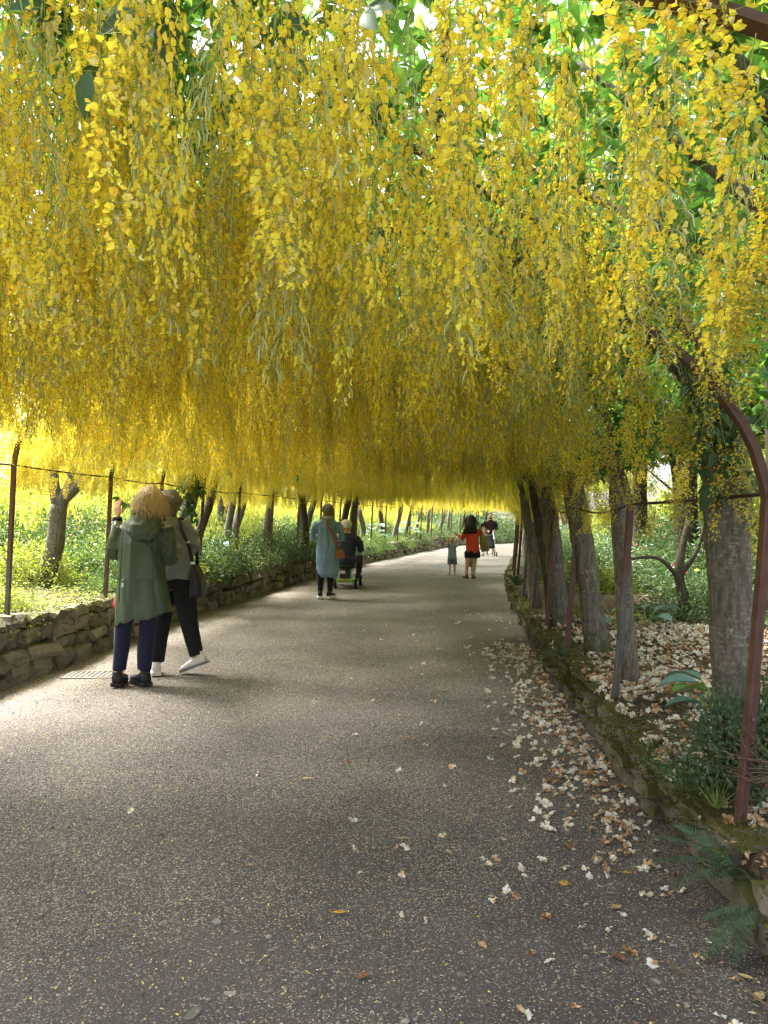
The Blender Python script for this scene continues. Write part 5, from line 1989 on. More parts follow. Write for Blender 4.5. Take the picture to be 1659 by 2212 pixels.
# ------------------------------------------------------------------ people
def hand(mb, wr, d, nrm, side, s=1.0, curl=0.35):
    """palm, four unequal bent fingers and a thumb leaving the side of the palm"""
    d = Vector(d).normalized()
    n = (Vector(nrm) - Vector(nrm).dot(d) * d).normalized()
    a = d.cross(n).normalized() * side          # towards the thumb
    wr = Vector(wr)
    mb.tube([wr - d * .02 * s, wr + d * .02 * s, wr + d * .06 * s, wr + d * .092 * s], [(.024 * s, .018 * s), (.034 * s, .016 * s), (.042 * s, .015 * s), (.040 * s, .012 * s)], 10, flat=a)
    for i, L in enumerate((.070, .078, .072, .056)):
        off = a * ((.030 - .020 * i) * s)
        p = wr + d * .088 * s + off
        sp = (d + a * (.14 - .10 * i)).normalized()
        p1 = p + sp * L * .42 * s + n * (curl * .006 * s)
        d2 = (sp + n * curl).normalized()
        p2 = p1 + d2 * L * .32 * s
        d3 = (sp + n * curl * 2).normalized()
        p3 = p2 + d3 * L * .26 * s
        mb.tube([p - d * .02 * s, p1, p2, p3], [.0095 * s, .0090 * s, .0082 * s, .0068 * s], 8)
    b = wr + d * .022 * s + a * .026 * s
    t1 = b + (d * .55 + a * .75 + n * .25).normalized() * .038 * s
    t2 = t1 + (d * .85 + a * .35 + n * .3).normalized() * .030 * s
    mb.tube([b - a * .01 * s, t1, t2], [.013 * s, .0105 * s, .008 * s], 8)


def head(mb, c, r, yaw=0.0):
    """skull, jaw, nose and ears; looks along local +y turned by yaw"""
    c = Vector(c)
    rot = Matrix.Rotation(yaw, 3, 'Z')
    sub = MB()
    sub.ball((0, 0, .012), (r * .80, r * .95, r * 1.02), 16, 10)
    sub.ball((0, r * .30, -r * .52), (r * .58, r * .60, r * .62), 12, 8)
    sub.tube([(0, r * .90, r * .10), (0, r * 1.12, -r * .16), (0, r * .90, -r * .25)], [r * .10, r * .14, r * .10], 8)
    sub.ball((0, r * .86, -r * .52), (r * .26, r * .10, r * .08), 8, 6)
    for s in (-1, 1):
        sub.ball((s * r * .82, -r * .05, -r * .05), (r * .09, r * .18, r * .28), 8, 6)
        sub.ball((s * r * .34, r * .80, r * .06), (r * .16, r * .13, r * .10), 8, 6)
    v = np.concatenate(sub.v) @ np.array(rot).T + np.array(c)
    mb.add(v, sub.f)


def body(mb, J, k=1.0):
    hc = (Vector(J['hip_l']) + Vector(J['hip_r'])) / 2
    sc = (Vector(J['sh_l']) + Vector(J['sh_r'])) / 2
    w = (Vector(J['sh_r']) - Vector(J['sh_l'])).length / 2
    rings = []
    for t, rx, ry in ((-.18, .12, .09), (0, .155, .105), (.25, .14, .098), (.5, .135, .09), (.8, w * .84, .09), (.97, w * .72, .065), (1.08, .07, .06)):
        p = hc.lerp(sc, t)
        rings.append((p.x, p.y, p.z, rx * k, ry * k))
    mb.loft(rings, 18)
    hd = Vector(J['head'])
    mb.tube([sc + Vector((0, -.005, -.02)), hd + Vector((0, -.015, -.05 * k))], [.058 * k, .052 * k], 12)
    head(mb, hd, J.get('hr', .112) * k, J.get('yaw', 0))
    for s in ('l', 'r'):
        sh, el, wr = (Vector(J[a + s]) for a in ('sh_', 'el_', 'wr_'))
        mb.tube([sh, sh.lerp(el, .5), el, el.lerp(wr, .35), wr], [.043 * k, .040 * k, .034 * k, .034 * k, .024 * k], 10)
        hd_ = Vector(J.get('hd_' + s, wr - el))
        hand(mb, wr, hd_, J.get('hn_' + s, (0, 1, 0)), (1 if s == 'l' else -1) * J.get('thumb', 1), k, J.get('curl', .4))
        hp, kn, an = (Vector(J[a + s]) for a in ('hip_', 'kn_', 'an_'))
        mb.tube([hp + Vector((0, 0, .02)), hp.lerp(kn, .45), kn, kn.lerp(an, .3), an], [.085 * k, .075 * k, .052 * k, .052 * k, .035 * k], 12)
        t = J.get('toe_' + s, (0, 1, 0))
        t = Vector(t).normalized()
        mb.tube([an + Vector((0, 0, -.01)), an + t * .05 * k + Vector((0, 0, -.035 * k)), an + t * .14 * k + Vector((0, 0, -.05 * k))], [.034 * k, .036 * k, .026 * k], 8)
    return mb


def folds(amp, s=(9, 9, 2.2), seed=0.0, extra=None):
    def f(p):
        v = amp * noise.noise((p.x * s[0] + seed, p.y * s[1], p.z * s[2])) + amp * .45 * noise.noise((p.x * s[0] * 2.3, p.y * s[1] * 2.3 + seed, p.z * s[2] * 2.6))
        return v + (extra(p) if extra else 0)
    return f


def make_shoe(parent, an, toe, L, upper, sole, pitch=0.0, thick=.03):
    """upper with collar and laces on a separate sole; an = point on the ground under the ankle"""
    az = math.atan2(toe[1], toe[0])
    mb = MB()
    sec = [(-.30, .26, .30), (-.18, .34, .44), (0.0, .33, .40), (.2, .34, .30), (.42, .37, .22), (.60, .33, .17), (.70, .20, .10)]
    vs, n = [], 14
    for t, w, h in sec:
        for j in range(n):
            th = 2 * math.pi * j / n
            vs.append((t * L, w * L * .5 * math.cos(th), thick * .8 + max(-.02 * L, h * L * .62 * (math.sin(th) + .75) * .8)))
    fs = [(i * n + j, i * n + (j + 1) % n, (i + 1) * n + (j + 1) % n, (i + 1) * n + j) for i in range(len(sec) - 1) for j in range(n)]
    fs += [tuple(range(n - 1, -1, -1)), tuple((len(sec) - 1) * n + j for j in range(n))]
    mb.add(vs, fs)
    mb.tube([(-.14 * L, 0, .30 * L), (-.16 * L, 0, .46 * L)], [(.13 * L), (.15 * L)], 12)
    for k in range(3):
        x = (.08 + .09 * k) * L
        mb.tube([(x, -.10 * L, (.36 - .05 * k) * L), (x, 0, (.40 - .055 * k) * L), (x, .10 * L, (.36 - .05 * k) * L)], .012 * L, 5)
    o = mb.build('shoe', upper, parent, loc=an)
    o.rotation_euler = Matrix.Rotation(az, 3, 'Z').to_4x4().to_euler() if not pitch else (Matrix.Rotation(az, 4, 'Z') @ Matrix.Rotation(pitch, 4, 'Y')).to_euler()
    ms = MB()
    out = [(-.34, .15), (-.30, .17), (-.1, .16), (.15, .17), (.42, .20), (.62, .17), (.74, .08)]
    vs, fs = [], []
    for t, w in out:
        vs += [(t * L, -w * L, 0), (t * L, w * L, 0), (t * L, w * L * 1.02, thick), (t * L, -w * L * 1.02, thick)]
    m = len(out)
    for i in range(m - 1):
        for j in range(4):
            fs.append((i * 4 + j, i * 4 + (j + 1) % 4, (i + 1) * 4 + (j + 1) % 4, (i + 1) * 4 + j))
    fs += [(3, 2, 1, 0), tuple((m - 1) * 4 + j for j in range(4))]
    ms.add(vs, fs)
    so = ms.build('sole', sole, o, smooth=False)
    return o


def hair(parent, base_mb, mat, c, r, n, length, seed, flow=(0, -.25, -1), wav=.012, width=.0045, name='hair', top=-.2, vox=.009, out_k=.06, jit=.2):
    """a combed mass with loose locks lying over it"""
    rd = random.Random(seed)
    me = remesh(base_mb, name, mat, vox, 3, folds(.014, (26, 26, 16), seed))
    vs, fs, k = [], [], 0
    c, r = Vector(c), Vector(r)
    for _ in range(n):
        a, zz = rd.uniform(0, 6.28), rd.uniform(top, 1)
        s = math.sqrt(max(0, 1 - zz * zz))
        d = Vector((math.cos(a) * s, math.sin(a) * s, zz))
        if d.y > .55 and zz < .6:
            continue
        p = c + Vector((d.x * r.x, d.y * r.y, d.z * r.z))
        v = (Vector(flow) * .6 + Vector((d.x * .8, d.y * .5, d.z * .3)) + Vector((rd.gauss(0, jit), rd.gauss(0, jit), rd.gauss(0, jit * .6))) * rd.choice((.5, 1, 1, 1.9))).normalized()
        l = length * rd.uniform(.5, 1.15)
        ph = rd.uniform(0, 6)
        sd = v.cross(d)
        sd = sd.normalized() if sd.length > 1e-3 else Vector((1, 0, 0))
        steps = 7
        for i in range(steps):
            t = i / (steps - 1)
            w = width * (1 - .75 * t)
            q_ = p + sd * math.sin(ph + t * 7) * wav
            vs += [tuple(q_ + sd * w), tuple(q_ - sd * w)]
            v = (v + Vector(flow) * .35).normalized()
            out = Vector(((q_.x - c.x) / r.x, (q_.y - c.y) / r.y, 0))
            v = (v + Vector((out.x, out.y, 0)) * out_k).normalized()
            p = p + v * (l / steps)
        fs += [(k + 2 * i, k + 2 * i + 1, k + 2 * i + 3, k + 2 * i + 2) for i in range(steps - 1)]
        k += 2 * steps
    o = inst(name, me, parent)
    if vs:
        mb = MB()
        mb.add(vs, fs)
        tag(mb.build('locks', mat, o), kind='stuff')
    return o


def person_body(J, label, loc, rz, skin, k=1.0, vox=.009):
    o = inst('person', remesh(body(MB(), J, k), 'person', skin, vox, 2), None, loc, (0, 0, rz))
    return tag(o, label, 'person')


def legs_mb(J, r, flare=None, waist=None):
    mb = MB()
    for s in ('l', 'r'):
        hp, kn, an = (Vector(J[a + s]) for a in ('hip_', 'kn_', 'an_'))
        a = Vector((an.x, an.y, an.z)).lerp(kn, .06)
        mb.tube([hp + Vector((0, 0, .05)), hp.lerp(kn, .4), kn, kn.lerp(an, .35), a], r, 14)
    hc = (Vector(J['hip_l']) + Vector(J['hip_r'])) / 2
    w = waist or (.17, .125)
    mb.loft([(hc.x, hc.y, hc.z - .09, w[0] * .9, w[1] * .9), (hc.x, hc.y, hc.z + .02, w[0], w[1]), (hc.x, hc.y, hc.z + .14, w[0] * .92, w[1] * .9)], 18)
    return mb


# --- woman in the long green raincoat
J = dict(head=(.135, .03, 1.545), yaw=.35, sh_l=(-.12, 0, 1.35), sh_r=(.265, .0, 1.34), el_l=(-.195, .10, 1.10), wr_l=(-.212, .20, 1.425), hd_l=(-.05, .12, 1), hn_l=(.45, .85, 0), curl=.55, thumb=-1,
         el_r=(.275, .05, 1.07), wr_r=(.14, .27, 1.13), hip_l=(-.03, 0, .86), hip_r=(.15, 0, .86), kn_l=(-.09, .01, .48), kn_r=(.11, .01, .48), an_l=(-.125, 0, .10), an_r=(.085, .0, .10), toe_l=(-.1, 1, 0), toe_r=(-.7, .8, 0))
gw = person_body(J, 'person with wild blond hair in a long dark green raincoat, raising the left hand', (-2.12, 6.52, 0), 0, M['skin'], 1.0, .0065)
mb = MB()
mb.loft([(.085, .0, .53, .235, .165), (.08, 0, .62, .228, .16), (.07, 0, .85, .212, .15), (.066, 0, 1.05, .202, .142), (.068, 0, 1.2, .205, .14), (.072, 0, 1.32, .205, .118), (.08, 0, 1.385, .165, .092), (.10, 0, 1.43, .09, .07)], 26)
mb.tube([(-.10, 0, 1.345), (-.155, .03, 1.24), (-.195, .09, 1.105), (-.205, .13, 1.19), (-.208, .155, 1.245)], [.078, .078, .074, .066, .062], 14)
mb.tube([(.255, 0, 1.335), (.285, .02, 1.20), (.285, .06, 1.06), (.22, .20, 1.09), (.16, .26, 1.13)], [.075, .074, .068, .058, .05], 14)
def hemcut(p):
    return 0.0
coat_me = remesh(mb, 'coat', M['coat'], .009, 4, folds(.012, (7, 7, 1.5), 3.0, lambda p: -.034 * abs(noise.noise((p.x * 6.5 + 4, p.y * 6.5, p.z * .9))) ** .8 + .006 + (.006 * math.sin(p.x * 60 + p.z * 6) if p.z < .9 else 0) + (.010 * noise.noise((p.x * 22, p.y * 22, p.z * 22)) if p.z > 1.0 and (p.x < -.12 or p.x > .24) else 0)))
for v in coat_me.vertices:                     # slanting, curling hem
    if v.co.z < .70:
        f = (.70 - v.co.z) / .17
        tx = (v.co.x + .15) / .47
        v.co.z += f * (.015 + .075 * tx * tx - .07 * max(0, .16 - tx) / .16 + .012 * math.sin(v.co.x * 30))
inst('coat', coat_me, gw)
mb = MB()                                       # the hood lying on the back
for i in range(1):
    mb.loft([(.13, -.105, 1.20, .03, .02), (.125, -.125, 1.235, .10, .045), (.115, -.115, 1.29, .15, .07), (.11, -.085, 1.36, .155, .085), (.115, -.05, 1.42, .125, .085), (.12, -.02, 1.455, .10, .075), (.12, -.01, 1.47, .06, .05)], 22)
mb.tube([(-.03, .03, 1.43), (.02, -.09, 1.47), (.12, -.12, 1.465), (.21, -.08, 1.455), (.24, .03, 1.42)], .020, 8)
inst('hood', remesh(mb, 'hood', M['coat'], .009, 3, folds(.014, (13, 13, 9), 9)), gw)
mb = MB()
mb.tube([(-.04, -.125, 1.33), (.06, -.155, 1.25), (.16, -.158, 1.19), (.225, -.125, 1.10)], .0045, 6)
mb.tube([(.185, -.135, 1.22), (.215, -.128, 1.12), (.225, -.12, 1.02)], .0045, 6)
mb.tube([(-.055, -.130, 1.30), (-.065, -.143, 1.0), (-.075, -.152, .72)], .004, 6)
mb.build('seam', M['coat_dark'], gw)
mb = MB(); mb.box((-.128, -.098, .915), (.075, .012, .010), rot=(0, .25, -.6)); mb.build('pocket_flap', M['coat_dark'], gw, smooth=False)
mb = MB(); mb.box((-.045, -.158, .855), (.014, .006, .035)); mb.build('tag', M['pale_print'], gw, smooth=False)
mb = MB()
mb.tube([(-.204, .125, 1.18), (-.210, .165, 1.28), (-.212, .192, 1.385)], [.056, .052, .043], 12)
inst('sweater_sleeve', remesh(mb, 'sweater_sleeve', M['blue_knit'], .007, 2, folds(.006, (16, 16, 30), 4)), gw)
mb = MB(); mb.tube([(-.212, .190, 1.375), (-.213, .200, 1.415)], [.045, .041], 12); mb.build('cuff', M['black_cloth'], gw)
inst('trousers', remesh(legs_mb(J, [.098, .09, .072, .07, .058]), 'trousers', M['navy'], .010, 3, folds(.007, (12, 12, 5), 7)), gw)
make_shoe(gw, (-.13, .0, 0), (-.10, 1), .27, M['black_shoe'], M['rubber'])
make_shoe(gw, (.08, .0, 0), (-.75, .8), .27, M['black_shoe'], M['rubber'])
mb = MB()
mb.ball((.135, .0, 1.56), (.105, .112, .126), 18, 12)
mb.ball((.125, -.04, 1.455), (.118, .075, .10), 16, 9)
mb.ball((.205, -.03, 1.385), (.045, .05, .10), 10, 7)
mb.ball((.05, -.02, 1.43), (.05, .06, .07), 10, 7)
hair(gw, mb, M['blond'], (.135, -.005, 1.555), (.108, .114, .134), 2000, .185, 5, flow=(.06, -.03, -1), wav=.012, width=.0023, out_k=.010, jit=.55)
rb = MB()
rb.loft([(-.15, .10, .61, .04, .03), (-.155, .10, .66, .06, .04), (-.15, .10, .74, .042, .03), (-.145, .09, .80, .02, .02)], 14)
inst_ = remesh(rb, 'red_bag', M['red_bag'], .008, 2, folds(.008, (20, 20, 12), 2))
tag(inst('red_bag', inst_, None, (-2.12, 6.52, 0)), 'red bag half hidden at the left side of the green raincoat', 'bag')
mb = MB(); mb.tube([(-2.12 - .158, 6.52 + .09, .79), (-2.12 - .15, 6.52 + .10, .95), (-2.12 - .12, 6.6, 1.02)], .006, 6)
bpy.data.objects['red_bag']
sp_ = mb.build('strap', M['red_bag'], None)
sp_.parent = bpy.data.objects['red_bag']; sp_.location = (2.12, -6.52, 0)

# --- woman in the grey top, stepping out to the right
J = dict(head=(-.045, .04, 1.545), yaw=.3, sh_l=(-.27, 0, 1.38), sh_r=(.085, .0, 1.395), el_l=(-.27, .12, 1.13), wr_l=(-.20, .3, 1.2), el_r=(.175, .05, 1.13), wr_r=(.12, .28, 1.12),
         hip_l=(-.085, 0, .86), hip_r=(.075, .0, .86), kn_l=(-.115, .01, .47), kn_r=(.135, .0, .47), an_l=(-.155, 0, .09), an_r=(.215, -.02, .15), toe_l=(-.4, .9, 0), toe_r=(-.8, .3, -.4))
gy = person_body(J, 'person with grey brown hair in a grey top and black trousers, one foot stretched out', (-1.905, 6.97, 0), 0, M['skin'], 1.0, .008)
mb = MB()
mb.loft([(.01, 0, .86, .186, .148), (.005, 0, .95, .180, .14), (-.01, 0, 1.08, .160, .12), (-.04, 0, 1.22, .168, .118), (-.075, 0, 1.34, .182, .105), (-.085, 0, 1.40, .14, .085), (-.07, .0, 1.435, .08, .07)], 22)
mb.tube([(.075, 0, 1.385), (.14, .02, 1.27), (.178, .05, 1.13), (.16, .16, 1.12), (.125, .26, 1.12)], [.066, .062, .056, .048, .04], 12)
mb.tube([(-.25, 0, 1.37), (-.28, .04, 1.25), (-.27, .12, 1.13), (-.22, .26, 1.18)], [.066, .06, .055, .04], 12)
inst('grey_top', remesh(mb, 'grey_top', M['grey_knit'], .009, 4, folds(.013, (7, 7, 7), 12, lambda p: .005 * math.sin(p.z * 55 + 3 * p.x * 10) * (1 if .95 < p.z < 1.3 else .2))), gy)
inst('trousers', remesh(legs_mb(J, [.112, .105, .082, .074, .066], waist=(.172, .135)), 'trousers', M['black_cloth'], .010, 3, folds(.008, (10, 10, 4), 17)), gy)
make_shoe(gy, (-.16, .0, 0), (-.3, .9), .26, M['white_shoe'], M['white_sole'])
make_shoe(gy, (.235, -.02, .075), (-.95, .25), .27, M['white_shoe'], M['grey_sole'], pitch=.36, thick=.018)
mb = MB()
mb.ball((-.045, .015, 1.56), (.105, .118, .115), 16, 10)
mb.ball((-.04, -.035, 1.49), (.085, .065, .07), 12, 8)
hair(gy, mb, M['grey_hair'], (-.045, .01, 1.56), (.106, .12, .116), 420, .09, 8, flow=(.0, -.2, -1), wav=.006, width=.004)
mb = MB(); mb.loft([(-.075, -.01, 1.385, .10, .085), (-.065, 0, 1.43, .082, .075), (-.055, .01, 1.455, .065, .066)], 16)
inst('collar', remesh(mb, 'collar', M['black_cloth'], .009, 2), gy)
hb = empty('handbag', (-1.905 + .225, 6.97 - .03, .70), 0, 'black leather handbag hanging from the right shoulder of the person in grey', 'bag')
mb = MB()
mb.loft([(0, 0, .0, .06, .13), (0, 0, .03, .065, .15), (-.005, 0, .17, .055, .14), (-.02, 0, .26, .03, .11), (-.025, 0, .29, .012, .09)], 18, sq=3.5)
hb_b = inst('bag_body', remesh(mb, 'bag_body', M['black_leather'], .009, 2, folds(.006, (9, 9, 9), 4)), hb)
mb = MB()
mb.tube([(-.025, -.07, .28), (-.06, -.085, .46), (-.13, -.10, .62), (-.155, -.05, .715), (-.15, .04, .70)], [(.016, .004)] * 5, 8, flat=(1, 0, .3))
mb.tube([(-.02, .05, .28), (-.03, .08, .46), (-.10, .09, .62), (-.15, .04, .70)], [(.016, .004)] * 4, 8, flat=(1, 0, .3))
mb.build('strap', M['black_leather'], hb)
for z_, x_ in ((.31, -.028), (.50, -.072)):
    mb = MB(); mb.box((x_, -.085, z_), (.035, .014, .022)); mb.build('buckle', M['silver'], hb, smooth=False)

# --- woman in the long blue shirt
J = dict(head=(.045, .03, 1.555), yaw=.25, sh_l=(-.16, 0, 1.35), sh_r=(.23, 0, 1.35), el_l=(-.225, .03, 1.06), wr_l=(-.06, .27, 1.17), el_r=(.295, .03, 1.06), wr_r=(.12, .27, 1.17),
         hip_l=(-.05, 0, .84), hip_r=(.12, 0, .84), kn_l=(-.075, .01, .46), kn_r=(.095, .01, .46), an_l=(-.09, 0, .09), an_r=(.085, 0, .09), toe_l=(-.15, 1, 0), toe_r=(.35, 1, 0))
bw = person_body(J, 'person in a long pale blue shirt and dark leggings with a brown shoulder strap', (-1.045, 13.66, 0), 0, M['skin_pale'], 1.0, .011)
mb = MB()
mb.loft([(.055, -.02, .37, .13, .10), (.055, -.01, .42, .175, .135), (.05, 0, .52, .205, .145), (.045, 0, .75, .205, .148), (.04, 0, .95, .182, .14), (.038, 0, 1.12, .168, .128), (.036, 0, 1.28, .175, .112), (.036, 0, 1.36, .17, .09), (.04, 0, 1.42, .08, .07)], 24)
mb.tube([(-.125, 0, 1.345), (-.20, .0, 1.2), (-.228, .03, 1.05), (-.12, .2, 1.12)], [.07, .062, .056, .045], 12)
mb.tube([(.20, 0, 1.345), (.272, .0, 1.2), (.302, .03, 1.05), (.18, .2, 1.12)], [.07, .062, .056, .045], 12)
inst('long_shirt', remesh(mb, 'long_shirt', M['chambray'], .011, 3, folds(.014, (11, 11, 3.0), 5, lambda p: .007 * math.sin(p.x * 48) if p.z > .9 else .004 * math.sin(p.z * 30))), bw)
mb = MB(); mb.tube([(.01, -.158, 1.0), (.015, -.160, .75), (.015, -.150, .5)], .005, 5); mb.tube([(-.12, -.118, 1.25), (.04, -.14, 1.24), (.2, -.118, 1.25)], .005, 5)
mb.build('seam', M['chambray'], bw)
inst('leggings', remesh(legs_mb(J, [.09, .085, .062, .06, .045], waist=(.15, .11)), 'leggings', M['black_cloth'], .012, 2), bw)
make_shoe(bw, (-.09, 0, 0), (-.15, 1), .26, M['black_shoe'], M['white_sole'], thick=.045)
make_shoe(bw, (.085, 0, 0), (.45, 1), .26, M['black_shoe'], M['white_sole'], thick=.045)
mb = MB(); mb.ball((.045, .01, 1.575), (.096, .112, .115), 14, 10); mb.ball((.042, -.03, 1.49), (.088, .07, .065), 12, 8)
hair(bw, mb, M['light_brown_hair'], (.045, .01, 1.575), (.097, .113, .116), 260, .11, 12, flow=(0, -.1, -1), wav=.003, width=.006, vox=.011)
mb = MB(); mb.tube([(-.05, .05, 1.425), (-.045, -.05, 1.44), (.04, -.095, 1.425), (.13, -.05, 1.44), (.14, .05, 1.42)], [.028, .03, .032, .03, .028], 10)
inst('scarf', remesh(mb, 'scarf', M['scarf'], .010, 2, folds(.006, (25, 25, 25), 3)), bw)
sb = empty('shoulder_bag', (-1.045 + .265, 13.66 - .11, .70), 0, 'small tan leather bag hanging at the right hip of the long blue shirt', 'bag')
mb = MB(); mb.loft([(0, 0, 0, .085, .045), (0, 0, .06, .088, .05), (.005, 0, .12, .075, .042), (.0, 0, .165, .045, .03)], 18, sq=4)
inst('bag_body', remesh(mb, 'bag_body', M['tan'], .009, 2), sb)
mb = MB(); mb.box((.01, -.047, .085), (.13, .012, .075), rot=(.12, 0, 0)); mb.build('flap', M['tan'], sb, smooth=False)
mb = MB(); mb.tube([(-.02, .0, .155), (-.06, -.03, .30), (-.16, -.062, .50), (-.235, -.03, .66), (-.265, .06, .725), (-.26, .14, .70)], [(.022, .004)] * 6, 8, flat=(1, 0, .5))
mb.build('strap', M['tan'], sb)

# --- rider in a white cap on a small mobility scooter
J = dict(head=(.0, .06, 1.255), yaw=-.5, sh_l=(-.20, .03, 1.04), sh_r=(.20, .03, 1.04), el_l=(-.28, .10, .80), wr_l=(-.20, .42, .86), el_r=(.30, .10, .80), wr_r=(.20, .42, .86),
         hip_l=(-.09, .03, .55), hip_r=(.09, .03, .55), kn_l=(-.20, .46, .60), kn_r=(.22, .46, .60), an_l=(-.17, .44, .26), an_r=(.19, .44, .26), curl=.9)
rd_ = person_body(J, 'person in a white cap and navy jacket seated on a mobility scooter, back turned', (-.77, 15.5, 0), -.12, M['skin'], 1.0, .012)
mb = MB()
mb.loft([(0, 0, .46, .185, .14), (0, -.01, .6, .20, .16), (0, -.01, .8, .20, .15), (0, .0, .95, .215, .14), (0, .02, 1.05, .19, .11), (0, .03, 1.11, .09, .08)], 22)
for s in (-1, 1):
    mb.tube([(s * .19, .03, 1.03), (s * .27, .05, .92), (s * .29, .10, .79), (s * .24, .28, .82), (s * .20, .40, .85)], [.078, .074, .068, .055, .045], 12)
inst('jacket', remesh(mb, 'jacket', M['puffer'], .011, 3, folds(.006, (8, 8, 8), 5, lambda p: .008 * abs(math.sin(p.z * 38)))), rd_)
inst('trousers', remesh(legs_mb(J, [.095, .088, .075, .068, .058]), 'trousers', M['dark_trouser'], .012, 2), rd_)
for s in (-1, 1):
    make_shoe(rd_, (s * .18, .44, .185), (s * .1, 1), .27, M['black_shoe'], M['rubber'])
mb = MB(); mb.ball((0, .05, 1.305), (.118, .132, .10), 14, 9); mb.box((-.05, .17, 1.29), (.13, .11, .012))
inst('cap', remesh(mb, 'cap', M['cap'], .009, 2), rd_)
scn = empty('mobility_scooter', (-.77, 15.5, 0), -.12, 'small lime green and black mobility scooter with silver seat posts', 'scooter')
mb = MB(); mb.box((0, .30, .155), (.36, .86, .05)); mb.box((0, -.10, .175), (.34, .16, .07)); bp = mb.mesh('deck', M['lime'], False)
dk = inst('deck', bp, scn); bv = dk.modifiers.new('b', 'BEVEL'); bv.width = .02; bv.segments = 3
mb = MB(); mb.box((0, -.17, .125), (.30, .05, .035)); mb.build('bumper', M['silver'], scn, smooth=False)
mb = MB(); mb.box((0, -.186, .19), (.12, .012, .02)); mb.build('reflector', M['red_plastic'], scn, smooth=False)
for s in (-1, 1):
    mb = MB(); mb.tube([(s * .13, -.08, .20), (s * .11, .0, .46)], .016, 8); mb.build('seat_post', M['silver'], scn)
mb = MB(); mb.box((0, .06, .31), (.17, .22, .20)); mb.build('battery_box', M['plastic_dark'], scn, smooth=False)
mb = MB(); mb.box((-.05, -.052, .335), (.09, .006, .05)); mb.build('sticker', M['pale_print'], scn, smooth=False)
mb = MB(); mb.box((-.05, -.052, .375), (.09, .006, .025)); mb.build('reflector', M['amber'], scn, smooth=False)
mb = MB(); mb.loft([(0, .03, .43, .19, .18), (0, .03, .46, .21, .2), (0, .03, .49, .19, .18)], 20, sq=3.5); mb.build('seat', M['black_leather'], scn)
mb = MB(); mb.tube([(0, .70, .17), (0, .66, .5), (0, .50, .86)], .02, 8); mb.build('tiller', M['plastic_dark'], scn)
mb = MB(); mb.tube([(-.24, .46, .87), (0, .50, .88), (.24, .46, .87)], .014, 8); mb.build('handlebar', M['plastic_dark'], scn)
wb = MB(); wb.tube([(-.028, 0, 0), (-.024, 0, 0), (.024, 0, 0), (.028, 0, 0)], [.085, .10, .10, .085], 22)
tyre = wb.mesh('tyre', M['rubber'])
rb_ = MB(); rb_.tube([(-.031, 0, 0), (.031, 0, 0)], .058, 18); rb_.tube([(-.036, 0, 0), (.036, 0, 0)], .018, 10); rim = rb_.mesh('rim', M['silver'])
for (x, y_) in ((-.21, 0), (.21, 0), (-.20, .70), (.20, .70)):
    wh = inst('wheel', tyre, scn, (x, y_, .10)); inst('rim', rim, wh)

# --- woman in the coral red top with a child before her
J = dict(head=(.03, .03, 1.375), hr=.105, sh_l=(-.10, 0, 1.16), sh_r=(.22, 0, 1.16), el_l=(-.17, .06, .94), wr_l=(-.27, .16, 1.03), el_r=(.33, .05, .95), wr_r=(.35, .2, 1.14),
         hip_l=(-.01, 0, .66), hip_r=(.14, 0, .66), kn_l=(-.05, .01, .38), kn_r=(.12, .01, .38), an_l=(-.085, 0, .07), an_r=(.085, 0, .07), toe_l=(-.3, 1, 0), toe_r=(.3, 1, 0))
rw = person_body(J, 'person with long dark hair in a coral red top and black shorts', (2.04, 18.3, 0), 0, M['skin_pale'], .95, .011)
mb = MB()
mb.loft([(.075, 0, .60, .172, .125), (.072, 0, .72, .165, .12), (.065, 0, .88, .150, .11), (.06, 0, 1.05, .162, .11), (.06, 0, 1.15, .15, .09), (.05, 0, 1.21, .08, .07)], 20)
mb.tube([(-.08, 0, 1.15), (-.13, .02, 1.04), (-.17, .06, .94), (-.24, .13, 1.0)], [.062, .06, .054, .042], 12)
mb.tube([(.20, 0, 1.15), (.28, .02, 1.05), (.33, .05, .95), (.345, .14, 1.06)], [.062, .06, .054, .042], 12)
inst('red_top', remesh(mb, 'red_top', M['coral'], .011, 3, folds(.010, (11, 11, 4), 8)), rw)
mb = MB()
mb.loft([(.065, 0, .50, .165, .125), (.068, 0, .58, .172, .13), (.07, 0, .66, .165, .12)], 18)
for s, x in ((-1, -.03), (1, .16)):
    mb.tube([(x, 0, .62), (x, 0, .485)], [.10, .095], 14)
inst('shorts', remesh(mb, 'shorts', M['black_cloth'], .011, 2, folds(.006, (12, 12, 8), 2)), rw)
for x, t in ((-.085, (-.3, 1)), (.085, (.3, 1))):
    make_shoe(rw, (x, 0, 0), t, .22, M['tan'], M['rubber'], thick=.018)
mb = MB(); mb.ball((.03, .005, 1.40), (.105, .115, .115), 14, 10)
mb.loft([(.0, -.085, 1.06, .17, .035), (.01, -.09, 1.15, .165, .055), (.02, -.07, 1.26, .125, .075), (.03, -.03, 1.38, .095, .09)], 18)
hair(rw, mb, M['brown_hair'], (.03, .0, 1.40), (.106, .118, .116), 320, .36, 22, flow=(0, -.12, -1), wav=.006, width=.007, vox=.011)
tb = empty('tote_bag', (2.04 + .345, 18.3 - .04, .64), 0, 'olive brown tote bag hanging from the right shoulder of the coral red top', 'bag')
mb = MB(); mb.loft([(.02, 0, 0, .08, .07), (.015, 0, .06, .115, .09), (-.01, 0, .2, .105, .08), (-.04, 0, .34, .065, .05), (-.06, 0, .42, .03, .03)], 18)
inst('bag_body', remesh(mb, 'bag_body', M['olive'], .011, 2, folds(.01, (9, 9, 5), 4)), tb)
